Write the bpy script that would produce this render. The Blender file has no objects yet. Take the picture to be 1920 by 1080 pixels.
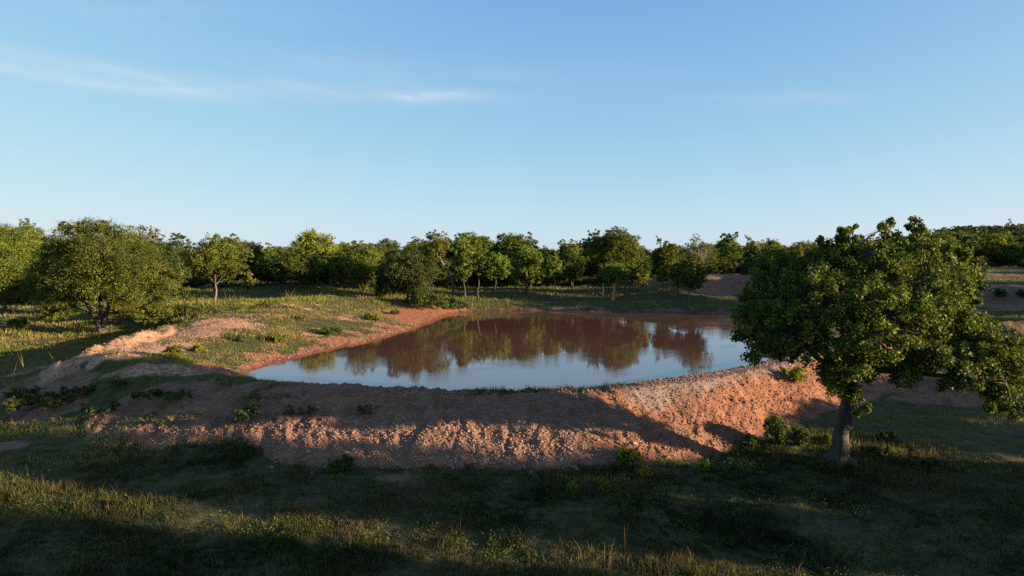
import bpy, math, random
import numpy as np
from mathutils import Vector

# ---------------------------------------------------------------- camera, sky, sun, exposure
SC = bpy.context.scene
COL = SC.collection
FPX = 1280.0
CAM_Z = 5.0
PITCH = math.atan(62.0 / FPX)
SUN_EL = math.radians(9.3)
SUN_BACK = math.radians(15.0)          # sun stands to the right, a little behind the viewpoint
SUN_DIR = Vector((math.cos(SUN_EL) * math.cos(SUN_BACK), -math.cos(SUN_EL) * math.sin(SUN_BACK), math.sin(SUN_EL)))

cam_d = bpy.data.cameras.new("camera")
cam_d.sensor_width = 36.0
cam_d.lens = 36.0 * FPX / 1920.0
cam_d.clip_start = 0.1
cam_d.clip_end = 20000
cam = bpy.data.objects.new("camera", cam_d)
COL.objects.link(cam)
cam.location = (0, 0, CAM_Z)
cam.rotation_euler = (math.pi / 2 - PITCH, 0, 0)
SC.camera = cam

world = bpy.data.worlds.new("World")
SC.world = world
world.use_nodes = True
WN = world.node_tree
WN.nodes.clear()


def nnode(nt, typ, **kw):
    n = nt.nodes.new(typ)
    for k, v in kw.items():
        if k in n.inputs.keys():
            n.inputs[k].default_value = v
        else:
            setattr(n, k, v)
    return n


def nmath(nt, op, a, b=None, c=None, clamp=False):
    n = nt.nodes.new('ShaderNodeMath')
    n.operation = op
    n.use_clamp = clamp
    for i, v in enumerate((a, b, c)):
        if v is None:
            continue
        if isinstance(v, (int, float)):
            n.inputs[i].default_value = v
        else:
            nt.links.new(v, n.inputs[i])
    return n.outputs[0]


def mixc(nt, fac, a, b, mode='MIX'):
    n = nt.nodes.new('ShaderNodeMix')
    n.data_type = 'RGBA'
    n.blend_type = mode
    for sock, v in ((n.inputs[0], fac), (n.inputs[6], a), (n.inputs[7], b)):
        if isinstance(v, (int, float)):
            sock.default_value = v
        elif isinstance(v, tuple):
            sock.default_value = (v[0], v[1], v[2], 1)
        else:
            nt.links.new(v, sock)
    return n.outputs[2]


def ramp(nt, fac, lo, hi, smooth=True):
    n = nt.nodes.new('ShaderNodeMapRange')
    n.interpolation_type = 'SMOOTHSTEP' if smooth else 'LINEAR'
    n.inputs[1].default_value = lo
    n.inputs[2].default_value = hi
    nt.links.new(fac, n.inputs[0])
    return n.outputs[0]


sky = nnode(WN, 'ShaderNodeTexSky', sky_type='NISHITA')
sky.sun_disc = False
sky.sun_elevation = SUN_EL
sky.sun_rotation = math.pi / 2 + SUN_BACK
sky.altitude = 300
sky.air_density = 0.5
sky.dust_density = 0.8
sky.ozone_density = 3.5
# thin high cirrus: streaky noise on the sky directions
tcw = nnode(WN, 'ShaderNodeTexCoord')
sepw = nnode(WN, 'ShaderNodeSeparateXYZ')
WN.links.new(tcw.outputs['Generated'], sepw.inputs[0])
az = nmath(WN, 'ARCTAN2', sepw.outputs[0], sepw.outputs[1])
el = nmath(WN, 'ARCSINE', sepw.outputs[2])
comb = nnode(WN, 'ShaderNodeCombineXYZ')
WN.links.new(nmath(WN, 'MULTIPLY', az, 3.4), comb.inputs[0])
WN.links.new(nmath(WN, 'ADD', nmath(WN, 'MULTIPLY', el, 26.0), nmath(WN, 'MULTIPLY', az, 2.6)), comb.inputs[1])
cn = nnode(WN, 'ShaderNodeTexNoise', Scale=1.6, Detail=7.0, Roughness=0.6, Distortion=0.5)
WN.links.new(comb.outputs[0], cn.inputs['Vector'])
streak = ramp(WN, cn.outputs[0], 0.34, 0.72)


def band(az0, el0, waz, wel, slope):
    da = nmath(WN, 'SUBTRACT', az, az0)
    e = nmath(WN, 'SUBTRACT', nmath(WN, 'SUBTRACT', el, el0), nmath(WN, 'MULTIPLY', da, slope))
    q = nmath(WN, 'ADD', nmath(WN, 'POWER', nmath(WN, 'ABSOLUTE', nmath(WN, 'DIVIDE', da, waz)), 2.0),
              nmath(WN, 'POWER', nmath(WN, 'ABSOLUTE', nmath(WN, 'DIVIDE', e, wel)), 2.0))
    return nmath(WN, 'POWER', 2.718, nmath(WN, 'MULTIPLY', q, -1.0))


bands = [(-0.20, 0.224, 0.17, 0.015, -0.03, 0.34), (-0.62, 0.222, 0.16, 0.016, -0.04, 0.6), (-0.45, 0.215, 0.14, 0.014, -0.04, 0.4), (-0.105, 0.223, 0.05, 0.006, 0.02, 1.5), (-0.29, 0.232, 0.05, 0.006, -0.12, 0.12),
         (0.38, 0.208, 0.10, 0.009, -0.06, 0.4), (-0.1, 0.255, 0.3, 0.022, -0.04, 0.18), (0.66, 0.335, 0.12, 0.010, 0.0, 0.25), (-0.5, 0.30, 0.25, 0.02, 0.1, 0.12),
         (2.2, 0.3, 0.5, 0.05, 0.05, 0.6), (-2.0, 0.32, 0.6, 0.06, -0.05, 0.6)]
acc = None
for a0, e0, wa, we, sl, st in bands:
    v = nmath(WN, 'MULTIPLY', band(a0, e0, wa, we, sl), st)
    acc = v if acc is None else nmath(WN, 'ADD', acc, v)
cl = nmath(WN, 'MULTIPLY', nmath(WN, 'MULTIPLY', acc, nmath(WN, 'MULTIPLY_ADD', streak, 0.75, 0.25)), 0.9, clamp=True)
# film-like shoulder so that the bright low sky keeps its colour
sepc = nnode(WN, 'ShaderNodeSeparateColor')
WN.links.new(sky.outputs[0], sepc.inputs[0])
cmb = nnode(WN, 'ShaderNodeCombineColor')
for i in range(3):
    ex = nmath(WN, 'POWER', 2.71828, nmath(WN, 'MULTIPLY', sepc.outputs[i], (-0.85, -0.93, -0.96)[i]))
    WN.links.new(nmath(WN, 'MULTIPLY', nmath(WN, 'SUBTRACT', 1.0, ex), (3.75, 3.64, 3.80)[i]), cmb.inputs[i])
skyc = mixc(WN, nmath(WN, 'MULTIPLY', cl, 0.8), cmb.outputs[0], (3.7, 3.75, 3.85))
bg = nnode(WN, 'ShaderNodeBackground', Strength=0.0683)
WN.links.new(skyc, bg.inputs[0])
wo = nnode(WN, 'ShaderNodeOutputWorld')
WN.links.new(bg.outputs[0], wo.inputs[0])

sd = bpy.data.lights.new("sun", 'SUN')
sd.energy = 5.0
sd.angle = math.radians(0.55)
sd.color = (1.0, 0.76, 0.49)
sun = bpy.data.objects.new("sun", sd)
COL.objects.link(sun)
sun.rotation_euler = SUN_DIR.to_track_quat('Z', 'Y').to_euler()
sun.location = (60, -20, 30)

SC.view_settings.view_transform = 'Standard'
SC.view_settings.look = 'None'
SC.view_settings.exposure = 1.75
SC.view_settings.gamma = 1.0
SC.view_settings.use_curve_mapping = False
SC.cycles.use_denoising = False
SC.cycles.max_bounces = 6
SC.cycles.diffuse_bounces = 3
SC.cycles.transparent_max_bounces = 4

# ---------------------------------------------------------------- helpers
RNG = np.random.default_rng(7)


def ray(px, py):
    x = (px - 960.0) / FPX
    v = (540.0 - py) / FPX
    c, s = math.cos(PITCH), math.sin(PITCH)
    return np.array([x, c + v * s, -s + v * c])


def P(px, py, z):
    d = ray(px, py)
    t = (z - CAM_Z) / d[2]
    return np.array([d[0] * t, d[1] * t])


def at_depth(px, py, Y):
    d = ray(px, py)
    t = Y / d[1]
    return np.array([d[0] * t, Y, CAM_Z + d[2] * t])


def hash2(ix, iy, seed):
    h = (ix.astype(np.int64) * 374761393 + iy.astype(np.int64) * 668265263 + seed * 974634777) & 0x7fffffff
    h = ((h ^ (h >> 13)) * 1274126177) & 0x7fffffff
    h = (h ^ (h >> 16)) & 0xffff
    return h / 65535.0


def vnoise(x, y, seed=0):
    ix = np.floor(x); iy = np.floor(y)
    fx = x - ix; fy = y - iy
    fx = fx * fx * (3 - 2 * fx); fy = fy * fy * (3 - 2 * fy)
    a = hash2(ix, iy, seed); b = hash2(ix + 1, iy, seed)
    c = hash2(ix, iy + 1, seed); d = hash2(ix + 1, iy + 1, seed)
    return (a * (1 - fx) + b * fx) * (1 - fy) + (c * (1 - fx) + d * fx) * fy


def fbm(x, y, seed=0, octs=4):
    r = 0; amp = 0.5; tot = 0
    for o in range(octs):
        r = r + amp * vnoise(x * 2 ** o + 13.7 * o, y * 2 ** o - 7.3 * o, seed + o)
        tot += amp
        amp *= 0.55
    return r / tot


def sstep(a, b, x):
    t = np.clip((x - a) / (b - a), 0, 1)
    return t * t * (3 - 2 * t)


def mesh_from(name, V, T, attrs=None, smooth=False):
    """V (n,3) vertices, T (m,3) triangles."""
    V = np.ascontiguousarray(V, dtype=np.float32)
    T = np.ascontiguousarray(T, dtype=np.int32)
    me = bpy.data.meshes.new(name)
    me.vertices.add(len(V))
    me.vertices.foreach_set('co', V.ravel())
    me.loops.add(T.size)
    me.loops.foreach_set('vertex_index', T.ravel())
    me.polygons.add(len(T))
    me.polygons.foreach_set('loop_start', np.arange(0, T.size, T.shape[1], dtype=np.int32))
    if smooth:
        me.polygons.foreach_set('use_smooth', np.ones(len(T), dtype=bool))
    for k, v in (attrs or {}).items():
        at = me.attributes.new(k, 'FLOAT', 'POINT')
        at.data.foreach_set('value', np.ascontiguousarray(v, dtype=np.float32))
    me.update(calc_edges=True)
    return me


def obj(name, me, mat=None, parent=None, loc=(0, 0, 0)):
    o = bpy.data.objects.new(name, me)
    COL.objects.link(o)
    if me is not None and mat is not None and not me.materials:
        me.materials.append(mat)
    o.parent = parent
    o.location = loc
    return o


def tag(o, label, cat, group=None, kind=None):
    o["label"] = label
    o["category"] = cat
    if group:
        o["group"] = group
    if kind:
        o["kind"] = kind
    return o


def copy_tree(root):
    r = root.copy()
    COL.objects.link(r)
    for ch in root.children:
        c = ch.copy()
        COL.objects.link(c)
        c.parent = r
    return r


# ---------------------------------------------------------------- materials
def new_mat(name):
    m = bpy.data.materials.new(name)
    m.use_nodes = True
    m.node_tree.nodes.clear()
    out = m.node_tree.nodes.new('ShaderNodeOutputMaterial')
    return m, m.node_tree, out


def attr(nt, name):
    n = nt.nodes.new('ShaderNodeAttribute')
    n.attribute_name = name
    return n.outputs['Fac']


def coords(nt):
    n = nt.nodes.new('ShaderNodeNewGeometry')
    return n.outputs['Position']


def noise(nt, vec, scale, detail=4.0, rough=0.55):
    n = nnode(nt, 'ShaderNodeTexNoise', Scale=scale, Detail=detail, Roughness=rough)
    nt.links.new(vec, n.inputs['Vector'])
    return n.outputs[0]


def leaf_mat(name, dark, light, trans=0.35):
    m, nt, out = new_mat(name)
    t = attr(nt, 'tint')
    c = mixc(nt, t, dark, light)
    oi = nt.nodes.new('ShaderNodeObjectInfo')
    hs = nt.nodes.new('ShaderNodeHueSaturation')
    nt.links.new(c, hs.inputs['Color'])
    nt.links.new(nmath(nt, 'MULTIPLY_ADD', oi.outputs['Random'], 0.030, 0.485), hs.inputs['Hue'])
    nt.links.new(nmath(nt, 'MULTIPLY_ADD', oi.outputs['Random'], 0.50, 0.82), hs.inputs['Value'])
    c = hs.outputs[0]
    p = nnode(nt, 'ShaderNodeBsdfPrincipled', Roughness=0.65)
    p.inputs['Specular IOR Level'].default_value = 0.18
    nt.links.new(c, p.inputs['Base Color'])
    tr = nnode(nt, 'ShaderNodeBsdfTranslucent')
    nt.links.new(mixc(nt, 1.0, c, (1.25, 1.15, 0.5), 'MULTIPLY'), tr.inputs[0])
    mx = nnode(nt, 'ShaderNodeMixShader')
    mx.inputs[0].default_value = trans
    nt.links.new(p.outputs[0], mx.inputs[1])
    nt.links.new(tr.outputs[0], mx.inputs[2])
    nt.links.new(mx.outputs[0], out.inputs[0])
    return m


def bark_mat(name, a, b, scale=9.0):
    m, nt, out = new_mat(name)
    tc = nnode(nt, 'ShaderNodeTexCoord')
    mp = nnode(nt, 'ShaderNodeMapping')
    mp.inputs['Scale'].default_value = (1, 1, 0.22)
    nt.links.new(tc.outputs['Object'], mp.inputs[0])
    n1 = noise(nt, mp.outputs[0], scale, 6.0, 0.65)
    c = mixc(nt, ramp(nt, n1, 0.35, 0.65), a, b)
    p = nnode(nt, 'ShaderNodeBsdfPrincipled', Roughness=0.9)
    nt.links.new(c, p.inputs['Base Color'])
    bp = nnode(nt, 'ShaderNodeBump', Strength=0.9, Distance=0.05)
    nt.links.new(n1, bp.inputs['Height'])
    nt.links.new(bp.outputs[0], p.inputs['Normal'])
    nt.links.new(p.outputs[0], out.inputs[0])
    return m


def grass_mat(name, green, dry, trans=0.3):
    m, nt, out = new_mat(name)
    c = mixc(nt, attr(nt, 'tint'), green, dry)
    p = nnode(nt, 'ShaderNodeBsdfDiffuse')
    nt.links.new(c, p.inputs[0])
    tr = nnode(nt, 'ShaderNodeBsdfTranslucent')
    nt.links.new(c, tr.inputs[0])
    mx = nnode(nt, 'ShaderNodeMixShader')
    mx.inputs[0].default_value = trans
    nt.links.new(p.outputs[0], mx.inputs[1])
    nt.links.new(tr.outputs[0], mx.inputs[2])
    nt.links.new(mx.outputs[0], out.inputs[0])
    return m


M_OAK = leaf_mat('oak_leaf', (0.021, 0.032, 0.005), (0.130, 0.162, 0.018), 0.25)
M_LIVE = leaf_mat('live_oak_leaf', (0.032, 0.048, 0.010), (0.168, 0.205, 0.028), 0.30)
M_YOUNG = leaf_mat('young_leaf', (0.032, 0.054, 0.012), (0.155, 0.205, 0.028), 0.32)
M_YELLOW = leaf_mat('yellow_leaf', (0.068, 0.082, 0.012), (0.250, 0.255, 0.032), 0.34)
M_DARK = leaf_mat('cedar_leaf', (0.017, 0.029, 0.009), (0.085, 0.110, 0.022), 0.18)
M_DRYLEAF = leaf_mat('dry_leaf', (0.090, 0.066, 0.042), (0.190, 0.145, 0.095), 0.2)
M_BUSH = leaf_mat('bush_leaf', (0.026, 0.040, 0.010), (0.095, 0.122, 0.024), 0.3)
M_SPROUT = leaf_mat('sprout_leaf', (0.070, 0.110, 0.012), (0.170, 0.260, 0.026), 0.4)
M_BARK = bark_mat('bark', (0.022, 0.017, 0.014), (0.080, 0.060, 0.046))
M_BARK_PALE = bark_mat('pale_bark', (0.06, 0.047, 0.036), (0.17, 0.13, 0.10))
M_BARK_ORANGE = bark_mat('sunlit_wood', (0.28, 0.15, 0.08), (0.46, 0.27, 0.15))  # sawn trunk wood with the orange of the low sun put into its colour
M_TWIG = bark_mat('dead_twig', (0.08, 0.062, 0.05), (0.17, 0.135, 0.11))
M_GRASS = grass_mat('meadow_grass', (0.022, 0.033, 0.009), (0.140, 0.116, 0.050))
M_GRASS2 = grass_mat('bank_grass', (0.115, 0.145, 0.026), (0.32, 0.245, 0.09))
M_STRAW = grass_mat('straw', (0.12, 0.09, 0.045), (0.22, 0.165, 0.085))


def ground_mat():
    m, nt, out = new_mat('ground_soil')
    pos = coords(nt)
    g, red, pale, grey = attr(nt, 'grass'), attr(nt, 'red'), attr(nt, 'pale'), attr(nt, 'grey')
    n_big = noise(nt, pos, 0.35, 5.0)
    n_mid = noise(nt, pos, 2.2, 5.0, 0.62)
    n_fine = noise(nt, pos, 14.0, 4.0, 0.7)
    soil = mixc(nt, ramp(nt, n_mid, 0.3, 0.7), (0.165, 0.080, 0.048), (0.255, 0.138, 0.088))
    soil = mixc(nt, red, soil, mixc(nt, ramp(nt, n_mid, 0.3, 0.7), (0.235, 0.085, 0.040), (0.32, 0.132, 0.068)))
    soil = mixc(nt, pale, soil, mixc(nt, ramp(nt, n_mid, 0.3, 0.7), (0.44, 0.215, 0.118), (0.54, 0.31, 0.185)))
    soil = mixc(nt, grey, soil, (0.23, 0.165, 0.138))
    soil = mixc(nt, nmath(nt, 'MULTIPLY', ramp(nt, n_fine, 0.42, 0.72), 0.4), soil, mixc(nt, 1.0, soil, (0.62, 0.58, 0.56), 'MULTIPLY'))
    turf = mixc(nt, ramp(nt, n_mid, 0.3, 0.7), (0.034, 0.037, 0.012), (0.086, 0.074, 0.031))
    turf = mixc(nt, nmath(nt, 'MULTIPLY', ramp(nt, n_big, 0.5, 0.7), 0.5), turf, (0.10, 0.072, 0.038))
    gm = ramp(nt, nmath(nt, 'ADD', g, nmath(nt, 'MULTIPLY', nmath(nt, 'SUBTRACT', n_fine, 0.5), 0.7)), 0.3, 0.7)
    c = mixc(nt, gm, soil, turf)
    wet = attr(nt, 'wet')
    c = mixc(nt, wet, c, mixc(nt, 1.0, c, (0.50, 0.45, 0.42), 'MULTIPLY'))
    p = nnode(nt, 'ShaderNodeBsdfPrincipled', Roughness=0.95)
    p.inputs['Specular IOR Level'].default_value = 0.15
    nt.links.new(nmath(nt, 'MULTIPLY_ADD', wet, -0.45, 0.95), p.inputs['Roughness'])
    nt.links.new(c, p.inputs['Base Color'])
    h = nmath(nt, 'ADD', nmath(nt, 'MULTIPLY', n_mid, 0.6), nmath(nt, 'MULTIPLY', n_fine, 0.35))
    bp = nnode(nt, 'ShaderNodeBump', Strength=0.8, Distance=0.14)
    nt.links.new(h, bp.inputs['Height'])
    nt.links.new(bp.outputs[0], p.inputs['Normal'])
    nt.links.new(p.outputs[0], out.inputs[0])
    return m


M_GROUND = ground_mat()


def water_mat():
    m, nt, out = new_mat('muddy_water')
    pos = coords(nt)
    p = nnode(nt, 'ShaderNodeBsdfPrincipled', Roughness=0.02, IOR=1.72)
    n0 = noise(nt, pos, 0.12, 2.0)
    nt.links.new(mixc(nt, n0, (0.090, 0.041, 0.030), (0.110, 0.051, 0.037)), p.inputs['Base Color'])
    mp = nnode(nt, 'ShaderNodeMapping')
    mp.inputs['Scale'].default_value = (0.8, 2.2, 1)
    nt.links.new(pos, mp.inputs[0])
    n1 = noise(nt, mp.outputs[0], 2.6, 3.0, 0.6)
    n2 = noise(nt, pos, 0.25, 2.0)
    bp = nnode(nt, 'ShaderNodeBump', Distance=0.012)
    nt.links.new(nmath(nt, 'MULTIPLY_ADD', ramp(nt, n2, 0.42, 0.62), 0.22, 0.05), bp.inputs['Strength'])
    nt.links.new(n1, bp.inputs['Height'])
    nt.links.new(bp.outputs[0], p.inputs['Normal'])
    nt.links.new(p.outputs[0], out.inputs[0])
    return m


M_WATER = water_mat()


def stone_mat():
    m, nt, out = new_mat('stone')
    pos = coords(nt)
    n1 = noise(nt, pos, 7.0, 4.0, 0.6)
    t = attr(nt, 'tint')
    c = mixc(nt, t, (0.205, 0.098, 0.058), (0.34, 0.240, 0.178))
    c = mixc(nt, nmath(nt, 'MULTIPLY', ramp(nt, n1, 0.4, 0.7), 0.5), c, (0.13, 0.10, 0.09))
    p = nnode(nt, 'ShaderNodeBsdfPrincipled', Roughness=0.9)
    nt.links.new(c, p.inputs['Base Color'])
    bp = nnode(nt, 'ShaderNodeBump', Strength=0.5, Distance=0.02)
    nt.links.new(n1, bp.inputs['Height'])
    nt.links.new(bp.outputs[0], p.inputs['Normal'])
    nt.links.new(p.outputs[0], out.inputs[0])
    return m


M_STONE = stone_mat()

# ---------------------------------------------------------------- terrain
POND = [P(x, y, 0.0) for x, y in (
    (432, 712), (470, 696), (520, 681), (580, 665), (640, 652), (700, 640), (760, 623), (800, 609), (832, 596), (850, 588),
    (900, 584), (960, 583), (1040, 583), (1150, 585), (1250, 586), (1370, 589), (1460, 594), (1500, 604), (1485, 625), (1440, 655),
    (1395, 682), (1340, 698), (1260, 712), (1170, 721), (1050, 728), (900, 730), (700, 728), (520, 722), (450, 716))]
POND = np.array(POND)

CREST = []                                   # x, y, z, outer slope
for x, y, z, k in ((30, 716, -0.75, .35), (130, 692, 0.10, .38), (230, 697, .35, .36), (300, 703, .40, .38), (430, 712, .45, .42),
                   (600, 724, .50, .50), (800, 732, .50, .58), (1000, 735, .50, .62), (1150, 728, .53, .64), (1300, 708, .62, .64),
                   (1420, 686, .66, .64), (1500, 668, .62, .62), (1560, 652, .52, .55), (1640, 640, .40, .5)):
    p = P(x, y, z)
    CREST.append((p[0], p[1], z, k))
LEVEE = []
for x, y, z, k in ((135, 690, .15, .5), (172, 662, .65, .55), (205, 644, .9, .6), (270, 624, .98, .6), (330, 612, .95, .5), (400, 602, .88, .3)):
    p = P(x, y, z)
    LEVEE.append((p[0], p[1], z, k))
MOUND = []
for x, y, z, k in ((1600, 700, -.25, .45), (1680, 690, -.05, .45), (1760, 700, -.1, .45), (1850, 715, -.3, .4), (1960, 735, -.5, .4)):
    p = P(x, y, z)
    MOUND.append((p[0], p[1], z, k))
MOUND2 = []
for x, y, z, k in ((1835, 622, 0.55, .35), (1890, 608, 1.0, .4), (1960, 600, 1.2, .4)):
    p = P(x, y, z)
    MOUND2.append((p[0], p[1], z, k))

PATH = [P(x, y, z) for x, y, z in ((1210, 722, .6), (1300, 706, .62), (1420, 682, .66), (1490, 664, .64), (1550, 645, .55))]

CTRL = []
for x, y, z in ((100, 1050, -1.2), (500, 1050, -1.2), (960, 1050, -1.2), (1400, 1050, -1.2), (1800, 1050, -1.2), (960, 920, -1.2), (600, 910, -1.2),
                (200, 900, -1.2), (1700, 900, -1.15), (1300, 880, -1.15), (1880, 820, -1.1), (1700, 780, -1.0), (1880, 760, -.95),
                (20, 800, -1.05), (60, 760, -1.0), (250, 830, -1.15), (1450, 800, -.9), (1560, 770, -.8),
                (30, 660, -.9), (100, 645, -.7), (130, 632, -.6), (190, 620, -.3), (60, 610, -.35), (30, 570, .2), (-100, 600, -.1), (-100, 700, -.8),
                (120, 560, .3), (300, 575, .85), (400, 568, 1.3), (600, 560, 1.6), (740, 563, 1.4), (800, 570, 1.0), (830, 580, .6),
                (500, 620, 1.05), (400, 650, .85), (330, 660, .75), (300, 690, .55), (420, 690, .5), (680, 600, 1.2), (600, 600, 1.25), (560, 532, 1.9), (700, 534, 1.8), (430, 545, 1.5), (480, 590, 1.25), (240, 660, .75),
                (1000, 565, .7), (1000, 540, 1.4), (850, 560, .9), (1150, 567, .7), (1300, 575, .45), (1400, 580, .3),
                (1330, 513, 3.0), (1390, 515, 2.9), (1290, 519, 2.8), (1200, 516, 2.6), (1330, 553, 1.1), (1250, 545, 1.3), (1390, 553, 1.0), (1200, 540, 1.4),
                (1120, 522, 1.8), (1000, 515, 1.9), (860, 520, 1.8), (1560, 600, .4), (1650, 600, .5), (1560, 640, .3), (1620, 660, .0), (1700, 640, .1),
                (1880, 580, .4), (1840, 581, .4), (1880, 572, .5), (1880, 534, 2.2), (1840, 534, 2.1), (1880, 526, 2.3), (1880, 500, 3.0), (1820, 500, 2.8),
                (1880, 600, .35), (1870, 660, -.3), (1700, 560, .7), (1600, 540, 1.0), (1950, 650, -.2), (1950, 540, 1.8)):
    p = P(x, y, z)
    CTRL.append((p[0], p[1], z))
for th in range(-180, 180, 12):
    t = math.radians(th)
    for r, z in ((9, -1.2), (24, None), (55, None), (150, 2.1), (260, 2.4), (500, 2.5), (1200, 3.0)):
        if z is None:
            if abs(th) < 50:
                continue
            z = -1.0 if r < 30 else (-0.2 if th < 0 else 0.0)
        if r >= 260 and 34 < th < 100:
            z = {260: 4.5, 500: 17.0, 1200: 20.0}[r]
        CTRL.append((r * math.sin(t), r * math.cos(t), z))
CTRL = np.array(CTRL)
C_TH = np.arctan2(CTRL[:, 0], CTRL[:, 1]); C_LR = np.log(np.hypot(CTRL[:, 0], CTRL[:, 1]))


def ctrl_height(X, Y):
    th = np.arctan2(X, Y)
    lr = np.log(np.maximum(np.hypot(X, Y), 4.0))
    num = np.zeros_like(th); den = np.zeros_like(th)
    for i in range(len(CTRL)):
        dth = np.abs(th - C_TH[i])
        dth = np.minimum(dth, 2 * math.pi - dth)
        d2 = (dth * 1.1) ** 2 + (lr - C_LR[i]) ** 2 + 4e-4
        w = 1.0 / (d2 * d2)
        num += w * CTRL[i, 2]; den += w
    return num / den


def poly_sd(X, Y, poly):
    d = np.full(X.shape, 1e9)
    inside = np.zeros(X.shape, bool)
    n = len(poly)
    for i in range(n):
        a = poly[i]; b = poly[(i + 1) % n]
        ab = b - a
        t = np.clip(((X - a[0]) * ab[0] + (Y - a[1]) * ab[1]) / (ab @ ab), 0, 1)
        d = np.minimum(d, np.hypot(X - a[0] - ab[0] * t, Y - a[1] - ab[1] * t))
        cond = (a[1] > Y) != (b[1] > Y)
        dy = b[1] - a[1] if abs(b[1] - a[1]) > 1e-9 else 1e-9
        inside ^= cond & (X < (b[0] - a[0]) * (Y - a[1]) / dy + a[0])
    return np.where(inside, -d, d)


def ridge(X, Y, line, w=0.25, along=None):
    best = np.full(X.shape, -99.0)
    for i in range(len(line) - 1):
        a = line[i]; b = line[i + 1]
        ax, ay = b[0] - a[0], b[1] - a[1]
        t = np.clip(((X - a[0]) * ax + (Y - a[1]) * ay) / (ax * ax + ay * ay), 0, 1)
        d = np.hypot(X - a[0] - ax * t, Y - a[1] - ay * t)
        zc = a[2] + (b[2] - a[2]) * t
        k = a[3] + (b[3] - a[3]) * t
        dd = np.sqrt(np.maximum(d - w, 0) ** 2 + 0.25 ** 2) - 0.25
        best = np.maximum(best, zc - k * dd)
    return best


def smax(a, b, k=0.12):
    h = np.clip(0.5 + 0.5 * (a - b) / k, 0, 1)
    return b + (a - b) * h + k * h * (1 - h)


def line_dist(X, Y, pts):
    d = np.full(X.shape, 1e9)
    for a, b in zip(pts[:-1], pts[1:]):
        ax, ay = b[0] - a[0], b[1] - a[1]
        t = np.clip(((X - a[0]) * ax + (Y - a[1]) * ay) / (ax * ax + ay * ay + 1e-9), 0, 1)
        d = np.minimum(d, np.hypot(X - a[0] - ax * t, Y - a[1] - ay * t))
    return d


def terrain(X, Y, detail=True):
    """height and the surface masks at world positions"""
    X = np.asarray(X, float); Y = np.asarray(Y, float)
    wx = (fbm(X * .5, Y * .5, 91, 3) - .5) * 0.5
    wy = (fbm(X * .5, Y * .5, 95, 3) - .5) * 0.5
    G = ctrl_height(X, Y)
    r = np.hypot(X, Y)
    G = G + (fbm(X * .18, Y * .18, 5, 4) - .5) * np.clip(r / 60, .3, 1.0) * 0.45
    sd = poly_sd(X + wx * .8, Y + wy * .8, POND)
    bm = ridge(X + wx, Y + wy, CREST, 0.3)
    lv = ridge(X + wx * 1.5, Y + wy * 1.5, LEVEE, 0.15)
    m1 = ridge(X + wx * 1.5, Y + wy * 1.5, MOUND, 0.2)
    m2 = ridge(X + wx, Y + wy, MOUND2, 0.3)
    ber = np.clip((np.maximum(bm, m1) - G) / 0.25, 0, 1)
    lev = np.clip((lv - G) / 0.2, 0, 1)
    z = smax(smax(G, bm), smax(lv, np.maximum(m1, m2)))
    if detail:
        rough = ber * np.clip(1.15 - np.exp(-((line_dist(X, Y, PATH)) / .9) ** 2), .1, 1) * (1 - .35 * sstep(3, 6, X))
        gul = np.abs(fbm(X * 1.5 + wx * 3 - Y * .5, Y * .5, 21, 4) - .5) * 2
        z = z - rough * np.clip(1 - gul * 5.5, 0, 1) * .075 * sstep(.38, .55, fbm(X * .4, Y * .4, 25, 3))
        z = z - rough * sstep(.62, .78, fbm(X * 1.0 + Y * .35, Y * .12, 27, 3)) * .05
        z = z + rough * (fbm(X * .9, Y * .9, 31, 3) - .5) * 0.20 + rough * (fbm(X * 5 + Y * 2, Y * 3, 35, 4) - .5) * 0.16
        z = z + lev * (fbm(X * 1.9, Y * 1.9, 41, 5) - .5) * 0.5 + lev * (fbm(X * 6, Y * 6, 45, 3) - .5) * 0.12
        z = z + (1 - ber) * (fbm(X * 1.3, Y * 1.3, 51, 4) - .5) * 0.16
    lb = sstep(0.0, -3.0, X - 0.12 * (Y - 22)) * sstep(27, 30, Y) * sstep(60, 56, Y)
    shore = np.where(sd > 0, 0.02 + sd * (0.42 - .27 * lb), np.maximum(sd * 0.4, -1.6))
    kk = 0.16
    h = np.clip(0.5 + 0.5 * (z - shore) / kk, 0, 1)
    z2 = z + (shore - z) * h - kk * h * (1 - h)
    z = np.where(sd < 12, z2, z)
    if detail:
        near = np.clip(1 - np.abs(sd) / 2.5, 0, 1) * (sd > 0)
        z = z + near * (fbm(X * 3, Y * 3, 61, 4) - .5) * 0.22 * np.clip(sd / .4, 0, 1)
        far_cut = np.clip((m2 - G) / .3, 0, 1)
        z = z + far_cut * (fbm(X * .8, Y * .8, 71, 4) - .5) * 0.5
    return z, sd, ber, lev, m2 - G


def hgt(x, y):
    return float(terrain(np.array([x]), np.array([y]))[0][0])


def ground_hit(px, py, rmin=12, rmax=400):
    d = ray(px, py)
    t = np.geomspace(rmin, rmax, 1500)
    X, Y, Z = d[0] * t, d[1] * t, CAM_Z + d[2] * t
    h = terrain(X, Y, False)[0]
    below = np.nonzero(Z <= h)[0]
    i = below[0] if len(below) else len(t) - 1
    x, y = X[i], Y[i]
    return np.array([x, y, hgt(x, y)])


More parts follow.
